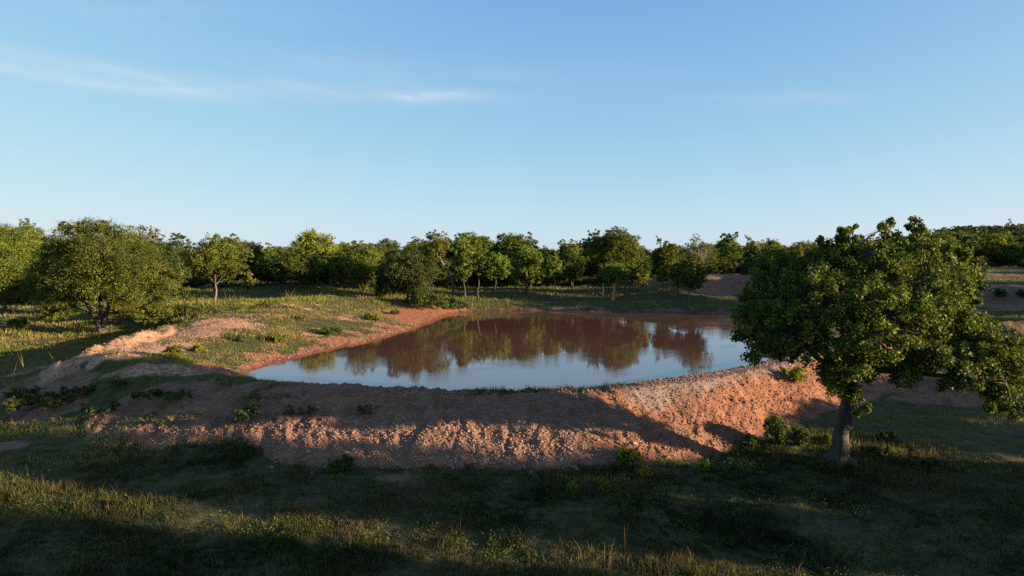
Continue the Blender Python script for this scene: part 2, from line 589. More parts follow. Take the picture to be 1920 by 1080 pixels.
# bare patches: centre pixel, assumed level, half sizes in metres, kind of soil
PATCH = []
for px, py, z, rx, ry, kind, st in (
        (330, 628, .85, 2.6, 3.4, 'pale', 1.4), (255, 655, .75, 2.4, 3.4, 'pale', 1.4), (300, 690, .6, 2.4, 1.4, 'pale', 1.2), (410, 614, .85, 2.6, 2.4, 'pale', 1.3),
        (560, 570, 1.5, 3.2, 3.0, 'pale', .6), (640, 574, 1.5, 2.2, 2.0, 'pale', .6), (480, 590, 1.25, 2.6, 1.6, 'pale', .6), (520, 603, 1.2, 3.0, 1.0, 'pale', .55),
        (790, 578, .8, 3.6, 7.0, 'red', 1.5), (720, 572, 1.3, 2.0, 1.5, 'red', .5), (420, 690, .45, 1.6, 1.6, 'red', .8),
        (0, 855, -1.15, .9, 1.1, 'plain', 1.2), (30, 712, -.7, 1.8, .9, 'pale', 1.2),
        (780, 900, -1.2, 1.8, .7, 'plain', .3), (1080, 905, -1.2, 1.6, .8, 'plain', .45), (900, 915, -1.2, 3.0, .6, 'plain', .35), (1230, 850, -1.1, 2.0, .8, 'plain', .7),
        (1750, 735, -.6, 2.0, 1.0, 'plain', .8), (1880, 755, -.9, 2.6, .9, 'plain', .9), (1620, 700, -.5, 1.5, 2.0, 'plain', 1.2), (1700, 700, -.2, 3., 1.6, 'plain', 1.2),
        (1330, 532, 2.0, 6, 8, 'plain', 1.6), (1390, 532, 2.0, 5, 8, 'plain', 1.6), (1215, 525, 2.1, 4, 6, 'plain', 1.2), (1180, 540, 1.4, 5, 1.2, 'grey', .8),
        (1880, 553, 1.3, 8, 7, 'plain', 1.8), (1960, 553, 1.3, 8, 7, 'plain', 1.8), (1880, 581, .4, 7, 1.2, 'plain', 1.2), (1880, 512, 2.6, 12, 18, 'plain', .7), (1900, 625, .6, 3.5, 3.5, 'plain', 1.5),
        (1500, 636, .4, 2.2, 1.6, 'grey', 1.0), (200, 557, .3, 5, 4, 'plain', .5), (1060, 516, 1.8, 7, 4, 'grey', .5)):
    c = P(px, py, z)
    PATCH.append((c[0], c[1], rx, ry, kind, st))


def masks(X, Y, T=None):
    z, sd, ber, lev, m2 = T if T is not None else terrain(X, Y)
    n1 = fbm(X * .9, Y * .9, 101, 4)
    n2 = fbm(X * 2.3, Y * 2.3, 111, 4)
    bare = np.zeros_like(X); red = np.zeros_like(X); pale = np.zeros_like(X); grey = np.zeros_like(X)
    for cx, cy, rx, ry, kind, st in PATCH:
        q = ((X - cx) / rx) ** 2 + ((Y - cy) / ry) ** 2
        m = np.clip((1 - q) * st + (n1 - .5) * 1.6 + (n2 - .5) * .8, 0, 1) * (q < 2.2)
        bare = np.maximum(bare, m)
        if kind == 'red': red = np.maximum(red, m)
        if kind == 'pale': pale = np.maximum(pale, m)
        if kind == 'grey': grey = np.maximum(grey, m)
    left = sstep(-1.0, -4.0, X - 0.12 * (Y - 22)) * sstep(24.5, 27, Y) * sstep(60, 57, Y)
    strip = sstep(.9 + left * 1.5, .3 + left * .5, sd + (n1 - .5) * (2.0 + 4.5 * left) + (n2 - .5) * 1.5 * left) * (sd > -.5)
    red = np.maximum(red, strip * left)
    bare = np.maximum(bare, strip * (0.35 + .65 * left) * sstep(.0, .5, 1.5 + 4 * left - sd))
    fars = strip * sstep(48, 55, Y)
    bare = np.maximum(bare, fars * .6)
    pd = line_dist(X, Y, PATH)
    pm = sstep(1.25, .55, pd + (n1 - .5) * .8)
    grey = np.maximum(grey, pm); bare = np.maximum(bare, pm)
    inner = (sd < 3.2) & (Y < 32) & (ber > .1)
    # raw spoil of the dam face; thinner towards its weedy left end
    face = ber * np.where(inner, .40 + .45 * sstep(0, -5, X), 1.0)
    weedy = sstep(-5.0, -9, X) * .75
    bare = np.maximum(bare, np.clip(face * 1.5 - weedy * sstep(.30, .58, n1) * 1.25, 0, 1))
    red = np.maximum(red, face * sstep(1.5, 4.0, X + (n1 - .5) * 4) * .5)
    lev = lev * sstep(.4, .8, n1 + .3) * sstep(1.9, .7, line_dist(X, Y, LEVEE) + (n1 - .5) * 1.5)
    bare = np.maximum(bare, lev); pale = np.maximum(pale, lev)
    thin = sstep(.62, .78, fbm(X * .55, Y * .55, 131, 4)) * .6
    g = np.clip(1 - bare - thin * .6, 0, 1)
    return g, np.clip(red, 0, 1), np.clip(pale, 0, 1), np.clip(grey, 0, 1), bare


# ground sheet, finer where it is looked at
dense = np.radians(np.linspace(-46, 46, 760))
rest = np.radians(np.linspace(46, 314, 90))[1:-1]
TH = np.concatenate([dense, rest])
RR = np.concatenate([[0.8, 3, 6, 9, 11], np.linspace(12, 19, 90), np.linspace(19, 30, 190)[1:], np.geomspace(30, 95, 150)[1:], np.geomspace(95, 6000, 60)[1:]])
tt, rr = np.meshgrid(TH, RR)
GX, GY = rr * np.sin(tt), rr * np.cos(tt)
TT = terrain(GX, GY)
mk = masks(GX, GY, TT)
nR, nT = GX.shape
V = np.stack([GX.ravel(), GY.ravel(), TT[0].ravel()], 1)
ii = np.arange(nR - 1)[:, None] * nT
jj = np.arange(nT)[None, :]
j2 = (jj + 1) % nT
Q = np.stack([ii + jj, ii + j2, ii + nT + j2, ii + nT + jj], 2).reshape(-1, 4)[:, ::-1]
ground = obj('ground', mesh_from('ground', V, Q, dict(wet=sstep(.55, .05, TT[1] + (fbm(GX * 2, GY * 2, 221, 3) - .5) * .5).ravel(), grass=mk[0].ravel(), red=mk[1].ravel(), pale=mk[2].ravel(), grey=mk[3].ravel()), smooth=True), M_GROUND)
ground["kind"] = "structure"

# pond
cx, cy = POND.mean(0)
wp = []
for i in range(len(POND)):
    d = POND[i] - (cx, cy)
    wp.append(POND[i] + d / np.hypot(*d) * 1.2)
WV = [(cx, cy, 0.0)] + [(p[0], p[1], 0.0) for p in wp]
WT = [(0, i + 1, (i + 1) % len(wp) + 1) for i in range(len(wp))]
wm = mesh_from('water', np.array(WV), np.array(WT))
water = obj('water', wm, M_WATER)
water["kind"] = "structure"
wm.update()
if wm.polygons[0].normal.z < 0:
    wm.flip_normals()


# ---------------------------------------------------------------- vegetation builders
class Tris:
    def __init__(self):
        self.v = []; self.t = []; self.a = []; self.n = 0

    def add(self, V, T, tint=None):
        self.v.append(V); self.t.append(T + self.n)
        self.a.append(np.zeros(len(V)) if tint is None else tint)
        self.n += len(V)

    def mesh(self, name, smooth=False):
        return mesh_from(name, np.concatenate(self.v), np.concatenate(self.t), dict(tint=np.concatenate(self.a)), smooth)


def tube(B, pts, rad, sides=7, rng=RNG, lump=0.0):
    pts = np.asarray(pts, float); rad = np.asarray(rad, float)
    n = len(pts)
    tan = np.gradient(pts, axis=0)
    tan /= np.linalg.norm(tan, axis=1, keepdims=True) + 1e-9
    ref = np.array([1.0, 0.1, 0.05]) if abs(tan[0][0]) < .8 else np.array([0.05, 1.0, .1])
    u = np.cross(tan, ref); u /= np.linalg.norm(u, axis=1, keepdims=True) + 1e-9
    w = np.cross(tan, u)
    a = np.linspace(0, 2 * math.pi, sides, endpoint=False)
    R = rad[:, None] * (1 + lump * (rng.random((n, sides)) - .5))
    V = pts[:, None, :] + R[..., None] * (np.cos(a)[None, :, None] * u[:, None, :] + np.sin(a)[None, :, None] * w[:, None, :])
    V = V.reshape(-1, 3)
    i = np.arange(n - 1)[:, None] * sides; j = np.arange(sides)[None, :]; k = (j + 1) % sides
    A, Bq, C, D = i + j, i + k, i + sides + k, i + sides + j
    T = np.concatenate([np.stack([A, Bq, C], 2).reshape(-1, 3), np.stack([A, C, D], 2).reshape(-1, 3)])
    V = np.vstack([V, pts[-1:]])
    tip = len(V) - 1
    T = np.vstack([T, np.stack([(n - 1) * sides + j[0], (n - 1) * sides + k[0], np.full(sides, tip)], 1)])
    B.add(V, T)


def curve(a, b, n, sag, rng):
    a = np.asarray(a, float); b = np.asarray(b, float)
    t = np.linspace(0, 1, n)[:, None]
    L = np.linalg.norm(b - a)
    off = (rng.random(3) - .5) * L * sag
    pts = a + (b - a) * t + off * (np.sin(t * math.pi)) + np.array([0, 0, L * sag * .25]) * np.sin(t * math.pi)
    pts[1:-1] += (rng.random((n - 2, 3)) - .5) * L * .04
    return pts


def leaves(B, C, size, rng, out=None, tint=None, narrow=.55):
    """one folded two-triangle leaf at each centre"""
    n = len(C)
    d = rng.normal(size=(n, 3))
    if out is not None:
        d = d * .8 + out * .9
    d[:, 2] += .1
    d /= np.linalg.norm(d, axis=1, keepdims=True) + 1e-9
    r = rng.normal(size=(n, 3))
    u = np.cross(d, r); u /= np.linalg.norm(u, axis=1, keepdims=True) + 1e-9
    w = np.cross(d, u)
    s = size * (0.65 + .7 * rng.random((n, 1)))
    base = C - u * s * .5
    tip = C + u * s * .5
    l = C + w * s * narrow * .5 + d * s * .14
    rgt = C - w * s * narrow * .5 + d * s * .14
    V = np.stack([base, l, tip, rgt], 1).reshape(-1, 3)
    k = np.arange(n)[:, None] * 4
    T = np.concatenate([k + np.array([[0, 1, 2]]), k + np.array([[0, 2, 3]])])
    if tint is None:
        tint = rng.random(n)
    B.add(V, T, np.repeat(tint, 4))


def blob_leaves(B, centre, rad, n, size, rng, sub=None, cl=None, tint0=0.5, hollow=.55):
    """leaf clumps spread through an uneven ellipsoid"""
    rad = np.asarray(rad, float) * np.ones(3)
    ns = sub or max(5, int(n / 26))
    d = rng.normal(size=(ns, 3)); d /= np.linalg.norm(d, axis=1, keepdims=True)
    q = (hollow + (1 - hollow) * rng.random((ns, 1))) ** .8 * (0.78 + .36 * rng.random((ns, 1)))
    sc = centre + d * q * rad
    idx = rng.integers(0, ns, n)
    cr = (cl or .24) * rad.mean() * (0.6 + .8 * rng.random(ns))
    g = rng.normal(size=(n, 3))
    g /= np.linalg.norm(g, axis=1, keepdims=True)
    g *= rng.random((n, 1)) ** .5
    C = sc[idx] + g * cr[idx][:, None] * np.array([1.1, 1.1, .8])
    tn = np.clip(tint0 + (rng.random(ns) - .5)[idx] * .5 + (rng.random(n) - .5) * .5, 0, 1)
    leaves(B, C, size, rng, d[idx], tn)
    return sc


def tree_meshes(rng, H, W, crown0, leaf, dens=4.2, nb=None, style='round', trunk_r=None, lean=(0, 0), stems=1, depth=None, top_bias=0.0):
    """trunk+limbs mesh and crown mesh in local coordinates (base at the origin)"""
    D = depth or W * .9
    ch = H - crown0
    nb = nb or int(13 + W * 2.8)
    tr = trunk_r or 0.02 + .0145 * H
    mid = np.array([lean[0], lean[1], crown0 + ch * .5])
    rb0 = .30 * min(W, ch) * {'round': .85, 'upright': .72, 'lobed': .92}[style]
    bl = []
    tries = 0
    while len(bl) < nb and tries < 4000:
        tries += 1
        p = rng.random(3) * 2 - 1
        if p @ p > 1:
            continue
        if style == 'round' and p[2] < -.55 and np.hypot(p[0], p[1]) > .75:
            continue
        if style == 'upright':
            wz = 1 - .45 * max(p[2], 0)
            p[0] *= wz; p[1] *= wz
        rb = rb0 * (.6 + .7 * rng.random())
        c = mid + p * np.array([max(W / 2 - rb * .9, .1), max(D / 2 - rb * .9, .1), max(ch / 2 - rb * .8, .1)])
        if p[2] > .45 and rng.random() < .5:
            rb *= .7
        bl.append((c, np.array([rb * 1.12, rb * 1.12, rb * .88])))
    for _ in range(int(3 + W)):                      # ragged sprays that break the outline
        a = rng.random() * 2 * math.pi
        e = rng.random() * 1.5 - .35
        c = mid + np.array([math.cos(a) * math.cos(e) * W / 2, math.sin(a) * math.cos(e) * D / 2, math.sin(e) * ch / 2]) * (.82 if style == 'lobed' else .92)
        bl.append((c, np.full(3, rb0 * (.28 + .25 * rng.random()))))
    F = Tris()
    area = sum(r[0] * r[2] for c, r in bl) * math.pi
    N = dens * area / (leaf * leaf * .5)
    subs = []
    for c, r in bl:
        n = max(20, int(N * r[0] * r[2] * math.pi / area))
        sc = blob_leaves(F, c, r, n, leaf, rng, tint0=.35 + .35 * rng.random())
        subs.append((c, sc[: max(3, len(sc) // 5)]))
    S = Tris()
    roots = []
    for s in range(stems):
        a = rng.random() * 6.28
        sp = 0 if stems == 1 else .25 * W
        top = np.array([lean[0] * .7 + math.cos(a) * sp * .7, lean[1] * .7 + math.sin(a) * sp * .7, crown0 + ch * (.45 if stems == 1 else .3)])
        b0 = np.array([math.cos(a), math.sin(a), 0]) * tr * (0 if stems == 1 else 1.2)
        b0[2] = -.15
        pts = curve(b0, top, 9, .10 if stems == 1 else .25, rng)
        r = tr * np.linspace(1, .42, 9) * (1 if stems == 1 else .75)
        r[0] *= 1.35; r[1] *= 1.08
        tube(S, pts, r, 9, rng, .16)
        roots.append((pts, r))
    for c, sc in subs:
        pts, r = roots[rng.integers(0, len(roots))]
        zc = c[2]
        k = int(np.clip(np.searchsorted(pts[:, 2], zc - .45 * np.hypot(c[0] - pts[-1][0], c[1] - pts[-1][1]) - .2 * ch), 3, 8))
        L = curve(pts[k], c, 6, .22, rng)
        r0 = r[k] * .55
        tube(S, L, np.linspace(r0, .012 + .1 * r0, 6), 5, rng, .15)
        for q in sc:
            L2 = curve(L[rng.integers(3, 6)], q, 4, .2, rng)
            tube(S, L2, np.linspace(.022, .006, 4), 3, rng)
    return S, F


def plant_tree(name, label, px, py, top, x0, x1, cbot, leaf_m, seed, style='round', bark=None, group=None, dens=4.8, stems=1, lean_px=0.0,
               trunk_r=None, nb=None, base=None, depth=None, leaf=None):
    """tree standing where the ray through (px,py) meets the ground, sized from its seen extents at that distance"""
    b = ground_hit(px, py) if base is None else np.array(base, float)
    Y = b[1]
    ztop = at_depth(px, top, Y)[2]
    xl, xr = at_depth(x0, py, Y)[0], at_depth(x1, py, Y)[0]
    H = ztop - b[2]
    W = (xr - xl) * (1.22 if name == 'young_tree' else 1.08)
    c0 = at_depth(px, cbot, Y)[2] - b[2]
    rng = np.random.default_rng(seed)
    lf = leaf or max(.085, .0022 * Y)
    S, F = tree_meshes(rng, H * .985, W, max(.15, c0), lf, dens, nb, style, trunk_r, ((xl + xr) / 2 - b[0], 0), stems, depth)
    e = obj(name, None, loc=b)
    tag(e, label, 'tree', group)
    obj('trunk', S.mesh('trunk', True), bark or M_BARK, e)
    obj('crown', F.mesh('crown'), leaf_m, e)
    return e


# ---------------------------------------------------------------- the big tree in front of the dam
def big_tree():
    rng = np.random.default_rng(11)
    b = ground_hit(1572, 872)
    Y0 = b[1]
    s = FPX / Y0

    def W3(px, py, dy=0.0):
        return at_depth(px, py, Y0 + dy) - b
    lobes = [  # px, py, radius px, depth offset
        (1480, 565, 76, 0.40), (1445, 618, 62, -0.30), (1500, 570, 60, 1.40), (1470, 600, 55, 1.60), (1505, 515, 50, 0.50), (1410, 592, 36, 0.80), (1462, 490, 22, 0.30), (1390, 628, 18, 0.40), (1400, 560, 16, 0.30), (1480, 668, 20, -0.40), (1530, 640, 24, -0.90), (1815, 520, 16, 0.30), (1808, 480, 14, 0.10), (1790, 470, 15, 0.20), (1822, 560, 14, 0.10), (1430, 655, 34, 0.20), (1500, 620, 52, -1.20), (1455, 520, 46, 1.20), (1530, 560, 55, -1.20),
        (1600, 498, 56, 0.20), (1655, 486, 46, -0.60), (1578, 474, 34, 0.60), (1660, 443, 20, 0.00), (1710, 454, 30, 0.30), (1592, 446, 17, -0.20), (1550, 478, 24, 0.20), (1740, 462, 20, -0.80), (1572, 440, 11, 0.40), (1663, 420, 13, 0.10), (1715, 424, 15, 0.20), (1730, 436, 13, -0.20), (1600, 428, 10, 0.10), (1548, 452, 13, 0.00),
        (1755, 500, 52, 0.20), (1715, 540, 70, -1.40), (1605, 570, 78, -1.30), (1780, 560, 40, 0.50), (1660, 600, 72, -2.00), (1740, 600, 62, -1.00), (1690, 505, 66, 1.00), (1640, 540, 70, 1.60), (1720, 580, 60, 1.50),
        (1592, 672, 34, -1.90), (1576, 702, 30, -1.00), (1602, 735, 17, -1.00), (1566, 722, 18, -1.00), (1625, 690, 26, -1.00), (1590, 670, 40, -1.88), (1580, 705, 38, -1.00), (1560, 690, 28, -1.00), (1610, 640, 46, 1.80), (1700, 650, 50, -0.90), (1715, 690, 32, -1.00), (1690, 695, 22, -1.00), (1590, 738, 20, -1.00), (1615, 700, 20, -1.00),
        (1800, 640, 50, -0.90), (1845, 620, 34, 0.20), (1875, 665, 44, -1.57), (1905, 690, 34, -1.20), (1800, 690, 36, -1.20), (1830, 665, 40, -1.57), (1775, 660, 36, -1.76), (1785, 715, 22, -1.00),
        (1880, 735, 30, -1.20), (1895, 770, 20, -1.20), (1860, 745, 22, -1.20), (1875, 700, 26, -1.20), (1925, 660, 30, -1.51), (1620, 765, 9, -1.00), (1610, 772, 7, -1.00), (1765, 525, 40, -1.00), (1800, 600, 34, -0.90)]
    F = Tris(); S = Tris(); TW = Tris()
    t_pts = np.array([W3(1572, 878), W3(1574, 850), W3(1578, 815), W3(1584, 775), W3(1590, 740), W3(1598, 700), W3(1612, 650), W3(1630, 600), W3(1645, 550)])
    t_pts[0][2] = -.2
    t_r = np.array([.46, .27, .215, .20, .19, .17, .145, .11, .08])
    f = np.linspace(0, 8, 33)
    TPT = np.stack([np.interp(f, range(9), t_pts[:, i]) for i in range(3)], 1)
    TPT[:, 0] += .03 * np.sin(f * 2.1); TPT[:, 1] += .03 * np.sin(f * 1.4 + 1)
    TR = np.interp(f, range(9), t_r) * (1 + .10 * np.sin(f * 5.0) * (rng.random(33)))
    tube(S, TPT, TR, 14, rng, .22)
    for px, py in ((1594, 765), (1596, 800), (1588, 735), (1592, 835)):          # knots and broken stubs on the bole
        q = W3(px, py, -.12)
        tube(S, np.array([q + np.array([-.16, .05, 0]), q, q + np.array([.05, -.03, .02])]), [.11, .085, .03], 7, rng, .3)
    for k in range(6):                                   # root flare
        an = k * 1.05 + rng.random() * .5
        e_ = t_pts[1] * .3 + np.array([math.cos(an) * .75, math.sin(an) * .75, 0]) * (.8 + .4 * rng.random())
        e_[2] = -.10
        tube(S, curve(t_pts[1] * .5 + np.array([0, 0, .1]), e_, 6, .1, rng), [.17, .15, .12, .09, .06, .03], 7, rng, .2)
    main = [(1480, 560, .2, 4), (1600, 480, .2, 6), (1740, 540, -.2, 6), (1830, 650, -.9, 5), (1690, 660, -1.6, 5), (1640, 540, 1.5, 6), (1885, 720, -1.8, 5), (1470, 620, -.6, 4)]
    limbs = []
    for px, py, dy, k in main:
        st = t_pts[k]
        L = curve(st, W3(px, py, dy), 9, .16, rng)
        r0 = t_r[k] * .62
        rr_ = np.linspace(r0, .03, 9)
        tube(S, L, rr_, 7, rng, .2)
        limbs.append((L, rr_))
    allp = np.vstack([l for l, _ in limbs] + [t_pts[5:]])
    allr = np.concatenate([r for _, r in limbs] + [t_r[5:]])
    for px, py, rp, dy in lobes:
        c = W3(px, py, dy)
        r = rp / s * 1.06
        n = int(34 + 620 * r * r)
        ns = max(4, int(n / 13))
        d = rng.normal(size=(ns, 3)); d /= np.linalg.norm(d, axis=1, keepdims=True)
        sc = c + d * (.45 + .62 * rng.random((ns, 1))) * r * np.array([1.05, 1.05, .95])
        i = np.argmin(np.linalg.norm(allp - c, axis=1) + (allp[:, 2] > c[2] + .4) * .5)
        L = curve(allp[i], c, 6, .2, rng)
        tube(TW, L, np.linspace(min(allr[i] * .7, .05), .012, 6), 5, rng)
        for q, dd in zip(sc, d):
            st = L[rng.integers(2, 6)]
            tube(TW, curve(st, q, 4, .18, rng), np.linspace(.013, .004, 4), 3, rng)
        # leaves sit in rosettes at the twig ends
        m = int(n * 4.6)
        idx = rng.integers(0, ns, m)
        g = rng.normal(size=(m, 3)); g /= np.linalg.norm(g, axis=1, keepdims=True)
        C = sc[idx] + g * (rng.random((m, 1)) ** .6) * np.minimum(.20, .5 * r)
        tn = np.clip(.5 + (rng.random(ns) - .5)[idx] * .6 + (rng.random(m) - .5) * .5, 0, 1)
        leaves(F, C, .100, rng, g * .6 + d[idx] * .4, tn, .62)
    e = obj('oak_tree', None, loc=b)
    tag(e, 'large spreading oak with thick leaning trunk standing at the foot of the red dam', 'tree')
    obj('trunk', S.mesh('trunk', True), M_BARK, e)
    obj('twigs', TW.mesh('twigs', True), M_BARK, e)
    obj('crown', F.mesh('crown'), M_OAK, e)
    return e


big_tree()

# ---------------------------------------------------------------- the broad live oak behind the levee
def broad_live_oak():
    rng = np.random.default_rng(21)
    b = ground_hit(190, 622)
    Y0 = b[1]
    s = FPX / Y0

    def W3(px, py, dy=0.0):
        return at_depth(px, py, Y0 + dy) - b
    F = Tris(); S = Tris()
    stems = [np.array([[0, 0, -.15], W3(184, 606), W3(176, 590), W3(164, 572), W3(150, 545), W3(130, 510)]),
             np.array([[.1, 0, -.15], W3(196, 606, .1), W3(200, 588, .2), W3(206, 565, .3), W3(220, 530, .3), W3(235, 490, .3)]),
             np.array([[0, .1, -.15], W3(192, 600, .3), W3(190, 580, .8), W3(186, 550, 1.5), W3(180, 510, 1.8), W3(175, 470, 1.5)])]
    for k, p in enumerate(stems):
        tube(S, p, np.array([.26, .19, .16, .13, .09, .05]) * (1, .9, .8)[k], 9, rng, .2)
    allp = np.vstack([p[2:] for p in stems])
    for px, py, r, dy in ((180, 450, 46, .2), (132, 446, 32, -.4), (228, 458, 42, .3), (160, 430, 22, .2), (258, 488, 40, -.3), (108, 482, 36, .5), (74, 512, 30, 0), (62, 552, 22, .2), (140, 520, 42, -1.8),
                          (192, 518, 44, -2.2), (240, 552, 34, -1.5), (288, 520, 34, .2), (318, 542, 26, -.3), (332, 512, 15, .2), (306, 572, 26, .1), (268, 584, 22, -.6), (108, 556, 36, -.8), (92, 588, 18, -.2),
                          (128, 580, 18, -1.2), (190, 424, 15, .1), (122, 424, 13, .2), (282, 474, 22, .4), (205, 490, 50, 2.0), (150, 480, 48, 2.2), (250, 530, 46, 2.2), (120, 530, 40, 2.4), (185, 480, 44, -2.0),
                          (240, 500, 36, -2.2), (290, 598, 14, -.3), (345, 545, 11, .1), (215, 436, 16, 0), (95, 456, 17, .1), (52, 530, 13, .3)):
        c = W3(px, py, dy)
        r = r / s
        i = np.argmin(np.linalg.norm(allp - c, axis=1) + np.maximum(allp[:, 2] - c[2], 0))
        L = curve(allp[i], c, 6, .2, rng)
        tube(S, L, np.linspace(.06, .015, 6), 5, rng)
        sc = blob_leaves(F, c, [r * 1.05, r * 1.05, r * .9], int(80 + 2200 * r * r), .112, rng, tint0=.28 + .45 * rng.random(), hollow=.5)
        for q in sc[::4]:
            tube(S, curve(L[rng.integers(2, 6)], q, 4, .2, rng), np.linspace(.02, .006, 4), 3, rng)
    e = obj('live_oak', None, loc=b)
    tag(e, 'broad bushy live oak with forked trunk behind the pale dirt levee', 'tree')
    obj('trunk', S.mesh('trunk', True), M_BARK, e)
    obj('crown', F.mesh('crown'), M_LIVE, e)


broad_live_oak()

# ---------------------------------------------------------------- trees that can be told apart
R = 'young trees standing on the far lawn'
TREES = [
    # name, label, base px, base py, top, x0, x1, crown bottom, leaves, seed, options
    ('live_oak', 'dark ragged live oak beside the broad bushy live oak, away from the pond', 10, 590, 402, -70, 90, 560, M_LIVE, 22, dict(dens=4.6, nb=30)),
    ('live_oak', 'small round live oak on a pale trunk alone in the dry grass', 403, 568, 436, 350, 470, 532, M_LIVE, 23, dict(bark=M_BARK_PALE, dens=4.2)),
    ('sapling', 'slim yellow-green sapling leafy to the ground by the small round live oak', 465, 550, 500, 453, 482, 546, M_YELLOW, 24, dict(style='upright')),
    ('mesquite_tree', 'low spreading mesquite with crooked stems on the grassy bank', 548, 545, 466, 512, 612, 532, M_LIVE, 25, dict(stems=3, bark=M_BARK_PALE)),
    ('tall_oak', 'tall two-lobed oak rising behind the low spreading mesquite', 592, 532, 424, 546, 636, 515, M_YELLOW, 26, dict(style='upright', dens=4.4)),
    ('mesquite_tree', 'rounded mesquite hiding its trunk between low mesquite and bushy oak', 640, 540, 470, 612, 672, 532, M_LIVE, 27, dict()),
    ('bushy_oak', 'dense bushy oak at the edge of the grassy bank above the water', 680, 547, 448, 642, 722, 538, M_LIVE, 28, dict(dens=4.8, stems=2)),
    ('dark_oak', 'dense dark oak thicket tree where the lawn meets the bank', 765, 566, 462, 716, 822, 560, M_DARK, 29, dict(dens=5)),
    ('dark_oak', 'low dark rounded oak beside the leaning half-dead tree', 738, 560, 474, 702, 776, 556, M_DARK, 30, dict(dens=5)),
    ('young_tree', 'young tree with thick leafy head beside the leaning half-dead tree', 871, 558, 456, 842, 892, 530, M_YOUNG, 32, dict(style='upright', group=R)),
    ('young_tree', None, 897, 558, 462, 882, 918, 530, M_YOUNG, 33, dict(style='upright', group=R)),
    ('young_tree', None, 927, 558, 470, 905, 956, 528, M_YOUNG, 34, dict(group=R)),
    ('young_tree', None, 964, 557, 482, 950, 982, 530, M_YOUNG, 35, dict(style='upright', bark=M_BARK_PALE, group=R)),
    ('young_tree', 'taller young oak with dark straight trunk among the lawn trees', 986, 552, 446, 962, 1016, 518, M_LIVE, 36, dict(style='upright', trunk_r=.2)),
    ('young_tree', 'young tree on pale thin trunk standing nearest the far shore', 1040, 561, 466, 1016, 1056, 528, M_YOUNG, 37, dict(style='upright', bark=M_BARK_PALE)),
    ('young_tree', 'twin-stemmed leafy young tree in front of the round-topped oak', 1074, 546, 456, 1052, 1100, 530, M_YOUNG, 38, dict(stems=2, style='upright')),
    ('young_tree', None, 1130, 555, 490, 1116, 1142, 538, M_YOUNG, 39, dict(style='upright', group=R)),
    ('young_tree', 'young tree on a thick orange-lit trunk near the far shore', 1149, 563, 486, 1124, 1178, 536, M_YOUNG, 40, dict(bark=M_BARK_ORANGE, trunk_r=.17)),
    ('young_tree', None, 1172, 546, 490, 1160, 1190, 536, M_YOUNG, 41, dict(style='upright', group=R)),
    ('young_tree', 'small upright bright green tree against the dug red bank', 1202, 544, 480, 1188, 1226, 538, M_YELLOW, 42, dict(style='upright', bark=M_BARK_PALE)),
    ('young_tree', None, 1243, 550, 488, 1226, 1258, 536, M_YOUNG, 43, dict(style='upright', group=R)),
    ('young_tree', None, 1267, 560, 484, 1252, 1290, 540, M_YOUNG, 44, dict(style='upright', group=R)),
    ('young_tree', 'leafy young tree with drooping sides in front of the bare-topped tree', 1293, 570, 468, 1268, 1322, 550, M_YOUNG, 45, dict(style='upright', bark=M_BARK_PALE)),
    ('round_oak', 'great round-topped oak towering over the lawn trees', 1146, 538, 422, 1088, 1202, 520, M_OAK, 46, dict(dens=5, nb=40)),
    ('big_oak', 'broad dark oak with sky showing through its top behind the lawn', 885, 535, 430, 848, 932, 500, M_LIVE, 47, dict(dens=4, nb=26)),
    ('big_oak', 'tall dark green oak behind the taller young lawn oak', 968, 535, 432, 922, 1018, 510, M_OAK, 48, dict(dens=4.6, nb=30)),
    ('oak_tree', 'grey-green oak with feathery top between the two largest lawn oaks', 1055, 528, 446, 1030, 1098, 512, M_LIVE, 49, dict(dens=4)),
    ('oak_tree', 'ragged oak beside the bare-topped tree behind the dug bank', 1248, 528, 440, 1222, 1274, 515, M_OAK, 50, dict(dens=4.4)),
    ('tall_oak', 'tall slender green oak on top of the dug red bank', 1364, 514, 424, 1338, 1392, 506, M_OAK, 51, dict(style='upright', dens=4.4, bark=M_BARK)),
    ('yellow_oak', 'thin yellow-leaved oak leaning beside the tall slender green oak', 1392, 513, 438, 1380, 1434, 505, M_YELLOW, 52, dict(style='upright', dens=3.0)),
    ('oak_tree', 'oak with flat yellowish crown behind the spreading oak at the dam', 1470, 525, 452, 1434, 1508, 512, M_YELLOW, 53, dict(dens=4.4)),
    ('oak_tree', 'dark oak with twin round tops behind the broad bushy live oak', 330, 560, 432, 268, 362, 545, M_DARK, 54, dict(dens=5)),
    ('oak_tree', 'light green oak between small round live oak and low spreading mesquite', 488, 530, 452, 446, 530, 520, M_LIVE, 55, dict(dens=4.6)),
    ('oak_tree', 'green oak crown behind the utility pole above dark thicket', 752, 540, 462, 715, 796, 530, M_OAK, 56, dict(dens=4.8)),
]
LAWN_LABEL = 'slender young tree with bushy head on the shaded far lawn'
for nm, lb, px, py, top, x0, x1, cb, mt, sd_, kw in TREES:
    plant_tree(nm, lb or LAWN_LABEL, px, py, top, x0, x1, cb, mt, sd_, **kw)


